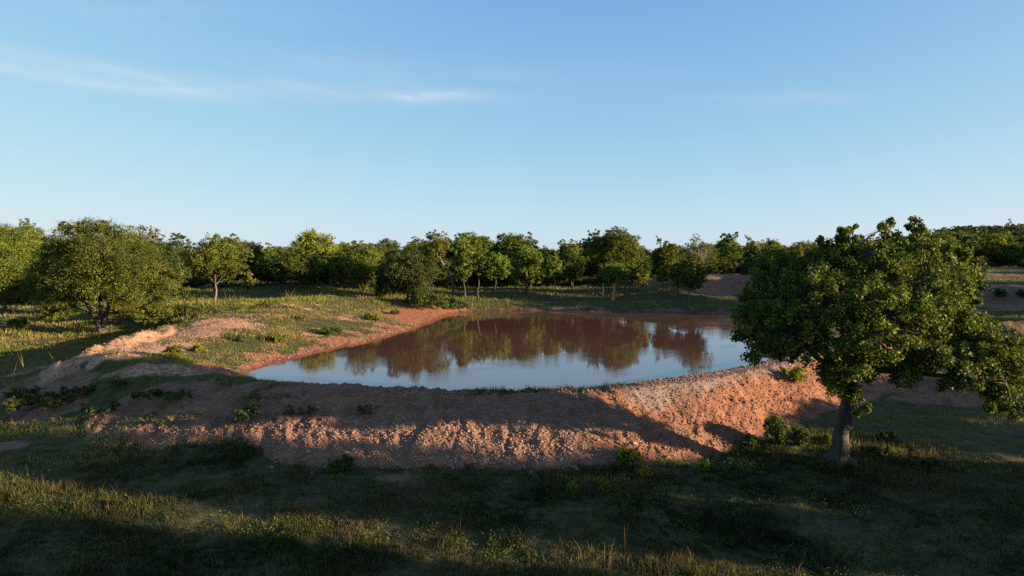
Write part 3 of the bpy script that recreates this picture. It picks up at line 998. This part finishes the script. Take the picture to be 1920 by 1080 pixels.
def bare_tree(name, label, px, py, top, x0, x1, seed, start, n=60, leafy=None, lean=None):
    b = ground_hit(px, py)
    Y = b[1]
    rng = np.random.default_rng(seed)
    S = Tris()
    H = at_depth(px, top, Y)[2] - b[2]
    xl, xr = at_depth(x0, py, Y)[0] - b[0], at_depth(x1, py, Y)[0] - b[0]
    D = xr - xl
    fork = np.array([(xl + xr) / 2 * .6, 0, H * start])
    pts = curve([0, 0, -.15], fork, 8, .12, rng)
    tube(S, pts, np.linspace(.20, .12, 8), 8, rng, .2)
    tips = []
    for i in range(n):
        a = rng.random() * 6.28
        q = rng.random() ** .6
        t = np.array([(xl + xr) / 2 + math.cos(a) * q * D / 2, math.sin(a) * q * D / 2, H * (1 - .28 * q * q - .2 * rng.random())])
        L = curve(pts[rng.integers(4, 8)], t, 7, .15, rng)
        tube(S, L, np.linspace(.055, .012, 7), 4, rng)
        tips.append(L)
        for k in range(3):
            t2 = L[rng.integers(3, 6)] + (rng.random(3) - [.5, .5, .2]) * H * .17
            tube(S, curve(L[rng.integers(2, 5)], t2, 4, .15, rng), np.linspace(.022, .008, 4), 3, rng)
    e = obj(name, None, loc=b)
    tag(e, label, 'tree')
    obj('trunk', S.mesh('trunk', True), M_TWIG, e)
    if leafy:
        F = Tris()
        for L in tips[:int(len(tips) * leafy[1])]:
            blob_leaves(F, L[-1], [.42, .42, .36], 60, .0021 * Y, rng)
        obj('crown', F.mesh('crown'), leafy[0], e)


bare_tree('bare_tree', 'grey leafless twiggy tree top rising behind the broad bushy live oak', 270, 535, 419, 222, 318, 61, .35, 90, (M_DRYLEAF, .7))
bare_tree('bare_topped_tree', 'half bare tree with thin dead twigs behind lawn trees', 1300, 540, 442, 1270, 1338, 62, .3, 70, (M_LIVE, .45))


def leaning_tree():
    b = ground_hit(852, 552)
    Y = b[1]
    rng = np.random.default_rng(63)
    S = Tris(); F = Tris()

    def L3(px, py, dy=0):
        return at_depth(px, py, Y + dy) - b
    tp = np.array([[0, 0, -.15], L3(848, 530), L3(838, 505), L3(826, 488), L3(816, 470), L3(812, 452)])
    tube(S, tp, [.17, .14, .12, .10, .07, .05], 8, rng, .2)
    for px, py, r, dy in ((815, 455, .9, 0), (805, 470, .8, .4), (828, 450, .8, -.3), (800, 485, .6, .2), (820, 475, .7, -.6), (838, 462, .6, .3), (812, 440, .5, 0)):
        c = L3(px, py, dy)
        tube(S, curve(tp[rng.integers(3, 6)], c, 5, .15, rng), np.linspace(.07, .02, 5), 5, rng)
        blob_leaves(F, c, [r * 1.25, r * 1.1, r * 1.1], int(1500 * r * r), .0021 * Y, rng)
    for i in range(14):
        t = L3(845 + rng.random() * 22 - 11, 495 + rng.random() * 25, rng.random() - .5)
        tube(S, curve(tp[rng.integers(1, 4)], t, 5, .3, rng), np.linspace(.04, .012, 5), 4, rng)
    e = obj('leaning_tree', None, loc=b)
    tag(e, 'leaning half-dead tree with pale bare trunk at edge of dark thicket', 'tree')
    obj('trunk', S.mesh('trunk', True), M_BARK_PALE, e)
    obj('crown', F.mesh('crown'), M_YELLOW, e)


leaning_tree()

# ---------------------------------------------------------------- woodland behind: copies of a few built trees
rngf = np.random.default_rng(5)
FOREST = []
for i, (mt, H, W, c0, st) in enumerate(((M_LIVE, 6.5, 6.5, .7, 'round'), (M_OAK, 7, 5.6, .8, 'round'), (M_DARK, 6, 5.2, .3, 'round'), (M_LIVE, 6.5, 7.2, .5, 'round'),
                                        (M_YELLOW, 6.8, 5.0, .8, 'upright'), (M_DARK, 7, 6.2, .4, 'round'), (M_OAK, 6.2, 6.2, .5, 'round'), (M_YOUNG, 6.4, 4.4, .6, 'upright'))):
    S, F = tree_meshes(np.random.default_rng(200 + i), H, W, c0, .21, 4.4, None, st)
    FOREST.append((S.mesh('trunk', True), F.mesh('crown'), mt, H, W))
for s_, f_, mt, H, W in FOREST:
    s_.materials.append(M_BARK); f_.materials.append(mt)


def forest_tree(x, y, H, W, k, name='woodland_tree', label='bushy tree of the woodland beyond the pond', group='woodland trees beyond the pond', rz=None):
    s_, f_, mt, h0, w0 = FOREST[k]
    e = obj(name, None, loc=(x, y, hgt(x, y)))
    e.rotation_euler = (0, 0, rngf.random() * 6.28 if rz is None else rz)
    e.scale = (W / w0, W / w0, H / h0)
    tag(e, label, 'tree', group)
    obj('trunk', s_, None, e)
    obj('crown', f_, None, e)
    return e


def clear_limit(px):
    """distance up to which the ground in this direction is kept open"""
    xs = [-400, 60, 260, 420, 700, 730, 830, 1180, 1200, 1440, 1450, 1700, 1780, 2400]
    ds = [72, 68, 68, 74, 73, 68, 76, 79, 96, 98, 78, 78, 124, 124]
    return float(np.interp(px, xs, ds))


nfor = 0
for row, (d0, d1, sp) in enumerate(((0, 10, 3.3), (11, 30, 4.0), (34, 60, 5.0), (65, 120, 6.0))):
    th = math.radians(-40)
    while th < math.radians(42):
        px = 960 + FPX * math.tan(th)
        D = clear_limit(px) + d0 + (d1 - d0) * rngf.random()
        x, y = D * math.tan(th), D
        z0 = hgt(x, y)
        ty = 458 + rngf.normal() * 7 - 5 * (fbm(np.array([px / 130.]), np.array([0.3]), 3, 3)[0] - .5) * 4
        if px > 1720:
            ty -= 17
        if px < 250:
            ty -= 14
        H = float(np.clip(at_depth(px, ty, y)[2] - z0, 3.8, 9.5))
        W = float(np.clip(H * (.8 + .35 * rngf.random()), 4, 8.5))
        k = int(rngf.integers(0, 8))
        where = 'beyond the field of the forked live oak' if px < 440 else 'behind the grassy bank and mesquite' if px < 715 else 'behind the young lawn trees' if px < 1190 \
            else 'behind the dug red bank' if px < 1440 else 'hidden behind the spreading oak' if px < 1760 else 'beyond the dug terraces'
        look = ('olive round-crowned', 'fresh green', 'low dark', 'broad olive', 'slim yellow-green', 'broad dark', 'squat green', 'slim green')[k]
        edge = ('at the woodland edge', 'in second row', 'deep in woodland', 'far back in woodland')[row]
        forest_tree(x, y, H, W, k, 'woodland_tree', '%s tree %s %s' % (look, edge, where), 'woodland trees beyond the pond')
        nfor += 1
        th += sp * (.75 + .5 * rngf.random()) / D / (1 + math.tan(th) ** 2) ** .5
# low undergrowth along the wood's edge
for i in range(92):
    th = math.radians(-39 + 80 * (i + rngf.random()) / 92)
    px = 960 + FPX * math.tan(th)
    D = clear_limit(px) - 2 + 9 * rngf.random()
    H = 1.6 + 2.2 * rngf.random()
    k = int(rngf.choice([0, 2, 3, 5, 6]))
    where = 'beyond the field of the forked live oak' if px < 440 else 'behind the grassy bank and mesquite' if px < 715 else 'behind the young lawn trees' if px < 1190 \
        else 'behind the dug red bank' if px < 1440 else 'hidden behind the spreading oak' if px < 1760 else 'beyond the dug terraces'
    look = {0: 'olive', 2: 'dark', 3: 'wide olive', 5: 'wide dark', 6: 'green'}[k]
    forest_tree(D * math.tan(th), D, H, H * 1.5, k, 'undergrowth_bush', 'low %s bush at the woodland edge %s' % (look, where), 'undergrowth along the woodland edge')
    nfor += 1
print('forest', nfor)

# trees of the meadow's edge, beside and behind the viewpoint: their long shadows lie over the foreground
for x, y, H, W, k in ((19.5, 3.6, 7.5, 7.0, 5), (21, 10.9, 8.8, 5.0, 2), (29, 0.8, 8.0, 7.5, 3), (17, -1.5, 5.5, 6, 0), (29, 8.6, 7.5, 3.4, 5), (27.5, 19.6, 3.2, 6.0, 2), (22, 15.6, 2.7, 5.0, 2), (26, 24.3, 3.0, 5.5, 0),
                      (36, 1.0, 10.5, 6.0, 6), (24, -6, 7.5, 7.5, 5), (35, -6, 8, 8, 3), (46, 7.4, 7.5, 5, 2)):
    forest_tree(x, y, H, W, k, 'meadow_tree', 'bushy tree at the edge of the foreground meadow', 'trees along the meadow edge')
for x, y, H, W, k in ((62, 48, 7, 7.5, 0), (58, 58, 7, 7, 2), (66, 38, 7.5, 8, 5), (70, 62, 8, 8, 3), (62, 65, 7, 7, 0), (108, 88, 9, 8, 2), (110, 97, 9, 8, 5), (112, 106, 9, 8, 0), (115, 78, 9, 8, 3), (116, 115, 9.5, 9, 5), (30, 58, 6, 6, 5), (33, 70, 4.6, 6.5, 2), (34, 75, 4.8, 6.5, 5), (35.5, 80.5, 5, 6.5, 0), (31, 66, 4.4, 6, 2), (37, 86, 5.2, 6.5, 5), (35, 54.5, 6.2, 6.5, 2), (37, 62, 6.2, 6.5, 0), (74, 50, 8, 8, 6)):
    forest_tree(x, y, H, W, k, 'meadow_tree', 'bushy tree standing beyond the dirt mounds by the dam', 'trees beyond the dirt mounds')

# far wooded hill
F = Tris()
rh = np.random.default_rng(77)
n = 2600
th = np.radians(22 + 26 * rh.random(n)); rd = 230 * (900 / 230) ** rh.random(n)
X, Y = rd * np.sin(th), rd * np.cos(th)
Z = terrain(X, Y, False)[0]
for i in range(n):
    r = 2.2 + 1.6 * rh.random()
    blob_leaves(F, np.array([X[i], Y[i], Z[i] + r * .7]), [r * 1.2, r * 1.2, r], 46, .0034 * rd[i] + .25, rh, sub=9, tint0=.3 + .4 * rh.random())
fw = obj('distant_wood', F.mesh('distant_wood'), M_DARK)
tag(fw, 'distant dark woodland covering the low hill on the horizon', 'woodland', kind='stuff')


# ---------------------------------------------------------------- utility pole
def utility_pole():
    D = 118.0
    x = at_depth(727, 500, D)[0]
    z0 = hgt(x, D)
    ztop = at_depth(727, 448, D)[2]
    H = ztop - z0
    e = obj('utility_pole', None, loc=(x, D, z0))
    tag(e, 'wooden utility pole with one crossarm rising above the dark thicket', 'utility pole')
    m, nt, out = new_mat('pole_wood')
    p = nnode(nt, 'ShaderNodeBsdfPrincipled', Roughness=.9)
    n1 = noise(nt, coords(nt), 4.0)
    nt.links.new(mixc(nt, n1, (.05, .042, .036), (.10, .085, .07)), p.inputs['Base Color'])
    nt.links.new(p.outputs[0], out.inputs[0])
    B = Tris()
    tube(B, [[0, 0, -.3], [0, 0, H * .5], [0, 0, H]], [.18, .16, .13], 10)
    obj('post', B.mesh('post', True), m, e)
    B = Tris()
    tube(B, [[-1.45, -.16, H - .38], [0, -.16, H - .38], [1.45, -.16, H - .38]], [.09, .09, .09], 4)
    obj('crossarm', B.mesh('crossarm'), m, e)
    for sx in (-1.3, -.7, .7, 1.3):
        B = Tris()
        tube(B, [[sx, -.16, H - .32], [sx, -.16, H - .22], [sx, -.16, H - .12]], [.05, .07, .04], 8)
        obj('insulator', B.mesh('insulator', True), m, e)
    for s in (-1, 1):
        B = Tris()
        tube(B, [[s * .08, -.12, H - 1.1], [s * .45, -.15, H - .75], [s * .8, -.16, H - .45]], [.03, .03, .03], 4)
        obj('brace', B.mesh('brace'), m, e)


utility_pole()


# ---------------------------------------------------------------- shrubs and weeds
def shrub(name, label, px, py, w, h, mat, seed, group=None, leaf=.075, n=None, pos=None, cat='shrub'):
    b = ground_hit(px, py) if pos is None else np.array([pos[0], pos[1], hgt(*pos)])
    rng = np.random.default_rng(seed)
    F = Tris(); S = Tris()
    k = max(4, int(5 + w * 4))
    leaf = max(leaf, .0021 * b[1])
    for i in range(k):
        a = rng.random() * 6.28
        q = rng.random() ** .5
        r = .32 * min(w, h) * (.6 + .7 * rng.random()) + .04
        c = np.array([math.cos(a) * q * max(w / 2 - r, .02), math.sin(a) * q * max(w / 2 - r, .02), max(r * .8, (h - r) * (1 - .5 * q * rng.random()) * (.45 + .55 * rng.random()))])
        tube(S, curve([math.cos(a) * .05, math.sin(a) * .05, -.05], c, 5, .2, rng), np.linspace(.014, .005, 5), 4, rng)
        blob_leaves(F, c, [r, r, r * 1.1], int((n or 5.0) * r * r * math.pi / (leaf * leaf * .5)) + 16, leaf, rng, cl=.35, hollow=.3)
    e = obj(name, None, loc=b)
    tag(e, label, cat, group)
    obj('stems', S.mesh('stems', True), M_BARK, e)
    obj('foliage', F.mesh('foliage'), mat, e)
    return e


G_DAM = 'dark weeds on the shaded dam face'
for i, (px, py, w, h) in enumerate(((65, 765, 1.6, .95), (40, 745, 1.3, .8), (110, 760, 1.4, .8), (150, 740, 1.2, .6), (290, 745, 1.3, .55), (335, 750, 1.0, .45),
                                    (560, 775, 1.1, .45), (690, 770, .7, .32), (470, 780, 1.2, .5), (230, 725, 1.1, .45), (190, 770, 1.3, .5), (300, 790, 1.3, .45))):
    shrub('weed_clump', 'dark low weed clump on the shaded slope of the dam', px, py, w * 1.25, h * .62, M_DARK, 300 + i, G_DAM)
shrub('shrub', 'upright light green shrub at dam foot beside the spreading oak', 1452, 832, .85, .95, M_BUSH, 330)
shrub('shrub', 'narrow leafy shrub between upright light shrub and oak trunk', 1502, 835, .6, .7, M_BUSH, 331)
shrub('shrub', 'low green shrub at the gravel edge near the upright light shrub', 1412, 836, .6, .5, M_BUSH, 332)
shrub('sprout', 'small bright green sprout alone in the dark grass before the dam', 1318, 884, .4, .35, M_SPROUT, 333, cat='plant')
shrub('sprout', 'small bright green sprout beside the trunk of the spreading oak', 1552, 828, .3, .3, M_SPROUT, 334, cat='plant')
shrub('sprout', 'tiny green sprout growing at the foot of the oak trunk', 1583, 858, .25, .3, M_SPROUT, 335, cat='plant')
shrub('shrub', 'bushy yellow-green shrub at the foot of the sunlit dam', 1182, 872, .95, .6, M_YELLOW, 336)
shrub('shrub', 'small yellow-green shrub next to the bushy one at the dam foot', 1205, 895, .7, .4, M_YELLOW, 337)
shrub('sprout', 'tall thin green weed standing in thin grass before the dam', 1075, 930, .3, .45, M_YELLOW, 338, cat='plant')
shrub('sprout', 'pale green weed with upright stalks near the tall thin weed', 1132, 925, .35, .4, M_YELLOW, 339, cat='plant')
shrub('shrub', 'olive scrub clump at foot of dam below the shaded gravel', 645, 880, 1.0, .45, M_BUSH, 340)
shrub('shrub', 'low olive scrub beside bare patch below the gravel slope', 845, 905, .7, .3, M_BUSH, 341)
shrub('shrub', 'grassy bush growing on the crest of the sunlit dam', 1482, 712, 1.3, .6, M_YELLOW, 342)
shrub('shrub', 'bright green round bush on bank beside the pale dirt', 325, 668, 1.0, .5, M_YELLOW, 343)
shrub('shrub', 'rounded green bush at the end of the dense bushy oak', 715, 556, 1.6, 1.4, M_YELLOW, 344)
shrub('shrub', 'dark bush low at the edge of the far water by the thicket', 800, 578, 4.0, 1.7, M_DARK, 345)
shrub('shrub', 'low green bush on the shore beneath the leaning half-dead tree', 850, 580, 3.2, 1.2, M_DARK, 346)
shrub('shrub', 'green bush on the face of the dug terrace beyond the oak', 1876, 556, 1.3, .8, M_BUSH, 347)
shrub('shrub', 'dark bush at end of the dug terrace beyond the oak', 1916, 557, 1.2, .7, M_BUSH, 348)
for i, (px, py, w, h) in enumerate(((1640, 860, .9, .4), (1690, 880, 1.0, .4), (1740, 890, 1.1, .45), (1660, 830, .8, .35), (1530, 880, .7, .3))):
    shrub('weed_clump', 'dark leafy weed in deep shade around the oak trunk', px, py, w, h, M_BUSH, 360 + i, 'weeds in the shade of the oak')
for i, (px, py, w, h) in enumerate(((340, 590, 1.6, .8), (520, 640, 1.2, .5), (620, 628, 1.4, .6), (700, 600, 1.5, .6), (450, 640, 1.1, .4), (560, 600, 1.2, .4), (740, 590, 1.4, .5), (380, 660, 1.0, .4),
                                    (30, 620, 1.8, 1.0), (90, 600, 2.0, .9), (270, 600, 1.5, .7), (220, 590, 1.8, .8))):
    shrub('weed_clump', 'olive weed clump scattered over the sunlit grassy bank', px, py, w, h, (M_BUSH, M_YELLOW)[i % 2], 380 + i, 'weeds on the grassy bank')


# ---------------------------------------------------------------- stones and gravel
def stone_mesh(rng, sub=1):
    import bmesh
    bm = bmesh.new()
    bmesh.ops.create_icosphere(bm, subdivisions=sub, radius=.5)
    co = np.array([v.co for v in bm.verts])
    for _ in range(8):
        nrm = rng.normal(size=3); nrm /= np.linalg.norm(nrm)
        h = .16 + .18 * rng.random()
        dd = co @ nrm
        co = co - np.outer(np.maximum(dd - h, 0), nrm)
    co = co * np.array([1.25, .9, .6]) + (rng.random(co.shape) - .5) * .05
    T = np.array([[v.index for v in f.verts] for f in bm.faces])
    bm.free()
    return co, T


rs = np.random.default_rng(99)
smesh = []
for i in range(10):
    co, T = stone_mesh(rs, 2)
    me = mesh_from('stone', co, T, dict(tint=np.full(len(co), .3 + .6 * rs.random())))
    me.materials.append(M_STONE)
    smesh.append(me)
cand = []
while len(cand) < 110:
    px = 470 + 800 * rs.random(); py = 745 + 145 * rs.random()
    if rs.random() > (.3 + .7 * (py - 745) / 145) * (1.0 if 560 < px < 1150 else .4):
        continue
    b = ground_hit(px, py, 16, 30)
    tz = terrain(b[:1], b[1:2])
    if tz[2][0] < .25 and rs.random() > .25:
        continue
    cand.append(b)
for i, b in enumerate(cand):
    s = .09 + .15 * rs.random() ** 2.0
    o = obj('stone', smesh[i % 10], None, None, (b[0], b[1], b[2] + s * .06))
    o.scale = (s, s, s * (.7 + .5 * rs.random()))
    o.rotation_euler = (rs.random() * .6 - .1, rs.random() * .6 - .3, rs.random() * 6.28)
    tag(o, 'loose pale angular stone lying on the gravel slope of the dam', 'stone', 'loose stones on the dam slope')

# fine gravel and clods: one mass
co0, T0 = stone_mesh(np.random.default_rng(3), 1)
X = rs.uniform(-15, 20, 500000); Y = rs.uniform(18, 31, 500000)
Tt = terrain(X, Y)
mkk = masks(X, Y, Tt)
zone = np.exp(-((X + .5) / 6.5) ** 2)
low = sstep(.5, -1.1, Tt[0])
pr = Tt[2] * mkk[4] * (.22 + .50 * zone * (.35 + .65 * low)) * (Tt[1] > .8)
ok = np.nonzero(rs.random(len(X)) < pr * .75)[0]
ok = ok[:36000]
nS = len(ok)
sz = .022 + .080 * rs.random(nS) ** 2.8
ang = rs.random(nS) * 6.28
ca, sa = np.cos(ang), np.sin(ang)
var = co0[None] * (1 + .35 * (rs.random((nS, len(co0), 3)) - .5)) * sz[:, None, None]
VX = var[..., 0] * ca[:, None] - var[..., 1] * sa[:, None]
VY = var[..., 0] * sa[:, None] + var[..., 1] * ca[:, None]
V = np.stack([VX + X[ok][:, None], VY + Y[ok][:, None], var[..., 2] * 1.3 + (Tt[0][ok] + sz * .15)[:, None]], 2).reshape(-1, 3)
T = (np.arange(nS)[:, None, None] * len(co0) + T0[None]).reshape(-1, 3)
grayness = np.clip(rs.random(nS) ** 1.5 * .75 * (.25 + .75 * zone[ok]) + .30 * zone[ok] * low[ok], 0, 1)
gr = obj('gravel', mesh_from('gravel', V, T, dict(tint=np.repeat(grayness, len(co0)))), M_STONE)
tag(gr, 'fine pale gravel and clods covering the slope of the dam', 'gravel', kind='stuff')
print('gravel', nS)


X = rs.uniform(-26, -4, 160000); Y = rs.uniform(24, 48, 160000)
Tt = terrain(X, Y)
mkk = masks(X, Y, Tt)
ok = np.nonzero((rs.random(len(X)) < mkk[4] * .5) & (Tt[1] > .25) & (np.abs(X) < .8 * Y))[0][:9000]
nS = len(ok)
sz = .03 + .10 * rs.random(nS) ** 3
var = co0[None] * (1 + .35 * (rs.random((nS, len(co0), 3)) - .5)) * sz[:, None, None]
V = (var + np.stack([X[ok], Y[ok], Tt[0][ok] + sz * .12], 1)[:, None, :]).reshape(-1, 3)
T = (np.arange(nS)[:, None, None] * len(co0) + T0[None]).reshape(-1, 3)
gr = obj('dirt_clods', mesh_from('dirt_clods', V, T, dict(tint=np.repeat(rs.random(nS) ** 2 * .5, len(co0)))), M_STONE)
tag(gr, 'crumbled orange clods strewn over the bare dirt of the grassy bank', 'soil', kind='stuff')

# ---------------------------------------------------------------- grass
def grass_field(name, label, n, r0, r1, th0, th1, h, w, mat, seed, seg=2, tall=None, dry=.35, powr=1.0, cond=None, clump=True):
    rng = np.random.default_rng(seed)
    m = int(n * 2.2)
    th = np.radians(rng.uniform(th0, th1, m))
    r = (r0 ** powr + (r1 ** powr - r0 ** powr) * rng.random(m)) ** (1 / powr)
    X, Y = r * np.sin(th), r * np.cos(th)
    if clump:
        # blades gather in tufts
        k = rng.integers(0, m // 9, m)
        X = X[k] + rng.normal(size=m) * .05 * (r[k] / 16); Y = Y[k] + rng.normal(size=m) * .05 * (r[k] / 16)
    T = terrain(X, Y)
    g = masks(X, Y, T)[0]
    den = fbm(X * .7, Y * .7, 151, 4)
    keep = (rng.random(m) < g * (.25 + 1.3 * sstep(.3, .7, den))) & (T[1] > .15)
    if cond is not None:
        keep &= cond(X, Y, T)
    ix = np.nonzero(keep)[0][:n]
    X, Y, Z = X[ix], Y[ix], T[0][ix]
    n = len(ix)
    pt = fbm(X * .45, Y * .45, 161, 4)
    tn = np.clip(dry + (pt - .5) * 2.4 + rng.normal(size=n) * .30, 0, 1)
    H = h * (.45 + .9 * rng.random(n)) * (.6 + .9 * sstep(.3, .75, fbm(X * .6, Y * .6, 171, 3)))
    if tall is not None:
        tl = rng.random(n) < tall
        H = np.where(tl, H * 1.9, H); tn = np.where(tl, np.clip(tn + .45, 0, 1), tn)
    a = rng.random(n) * 6.28
    bend = H * (.15 + .55 * rng.random(n))
    dx, dy = np.cos(a), np.sin(a)
    fa = rng.random(n) * 6.28
    wx, wy = np.cos(fa) * w * .5 * (.6 + .8 * rng.random(n)), np.sin(fa) * w * .5
    b = np.stack([X, Y, Z - .02], 1)
    side = np.stack([wx, wy, np.zeros(n)], 1)
    tip = b + np.stack([dx * bend, dy * bend, H], 1)
    if seg == 2:
        mid = b + np.stack([dx * bend * .3, dy * bend * .3, H * .58], 1)
        V = np.stack([b - side, b + side, mid + side * .75, mid - side * .75, tip], 1).reshape(-1, 3)
        k = np.arange(n)[:, None] * 5
        T3 = np.concatenate([k + np.array([[0, 1, 2]]), k + np.array([[0, 2, 3]]), k + np.array([[3, 2, 4]])])
        tn = np.repeat(tn, 5)
    else:
        V = np.stack([b - side, b + side, tip], 1).reshape(-1, 3)
        T3 = np.arange(n * 3).reshape(-1, 3)
        tn = np.repeat(tn, 3)
    o = obj(name, mesh_from(name, V, T3, dict(tint=tn)), mat)
    tag(o, label, 'grass', kind='stuff')
    print(name, n)
    return o


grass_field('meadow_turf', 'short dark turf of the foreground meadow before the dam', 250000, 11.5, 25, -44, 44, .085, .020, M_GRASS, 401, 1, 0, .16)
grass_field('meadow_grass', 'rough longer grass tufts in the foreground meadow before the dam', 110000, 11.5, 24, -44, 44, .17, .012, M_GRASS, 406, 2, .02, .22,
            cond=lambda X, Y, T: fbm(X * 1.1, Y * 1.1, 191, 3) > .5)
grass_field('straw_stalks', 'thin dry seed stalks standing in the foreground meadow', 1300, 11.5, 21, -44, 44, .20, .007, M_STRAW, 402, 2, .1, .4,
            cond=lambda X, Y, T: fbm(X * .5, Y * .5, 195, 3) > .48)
grass_field('bank_grass', 'sunlit short grass on the banks around the pond', 190000, 23, 60, -42, 42, .10, .030, M_GRASS2, 403, 1, .01, .18)
grass_field('far_grass', 'grass of the far lawn and fields under the trees', 120000, 50, 130, -42, 42, .18, .075, M_GRASS2, 404, 1, .0, .18, .5)
grass_field('field_straw', 'tall dry straw-coloured grass between the trees of the field', 7000, 36, 80, -42, -6, .32, .04, M_STRAW, 405, 1, .1, .4,
            cond=lambda X, Y, T: fbm(X * .35, Y * .35, 181, 3) > .56)

# broad-leaved weeds low in the turf
rw = np.random.default_rng(500)
F = Tris()
nc = 3600
r = rw.uniform(11.5, 23, nc); th = np.radians(rw.uniform(-43, 43, nc))
X, Y = r * np.sin(th), r * np.cos(th)
Tt = terrain(X, Y)
keep = (masks(X, Y, Tt)[0] > .35) & (fbm(X * .8, Y * .8, 211, 4) > .46) & (Tt[1] > 1)
X, Y, Z = X[keep], Y[keep], Tt[0][keep]
m = 16
sz = .05 + .10 * rw.random(len(X)) ** 2
g = rw.normal(size=(len(X), m, 3)) * np.array([.8, .8, .5])
C = np.stack([X, Y, Z], 1)[:, None] + g * sz[:, None, None] + np.array([0, 0, 1.0]) * sz[:, None, None] * .8
tnt = np.clip(np.repeat(rw.random(len(X)) * .7, m) + rw.random(len(X) * m) * .3, 0, 1)
leaves(F, C.reshape(-1, 3), .05, rw, None, tnt, .5)
o = obj('meadow_weeds', F.mesh('meadow_weeds'), M_BUSH)
tag(o, 'low leafy weeds scattered through the foreground meadow turf', 'weeds', kind='stuff')
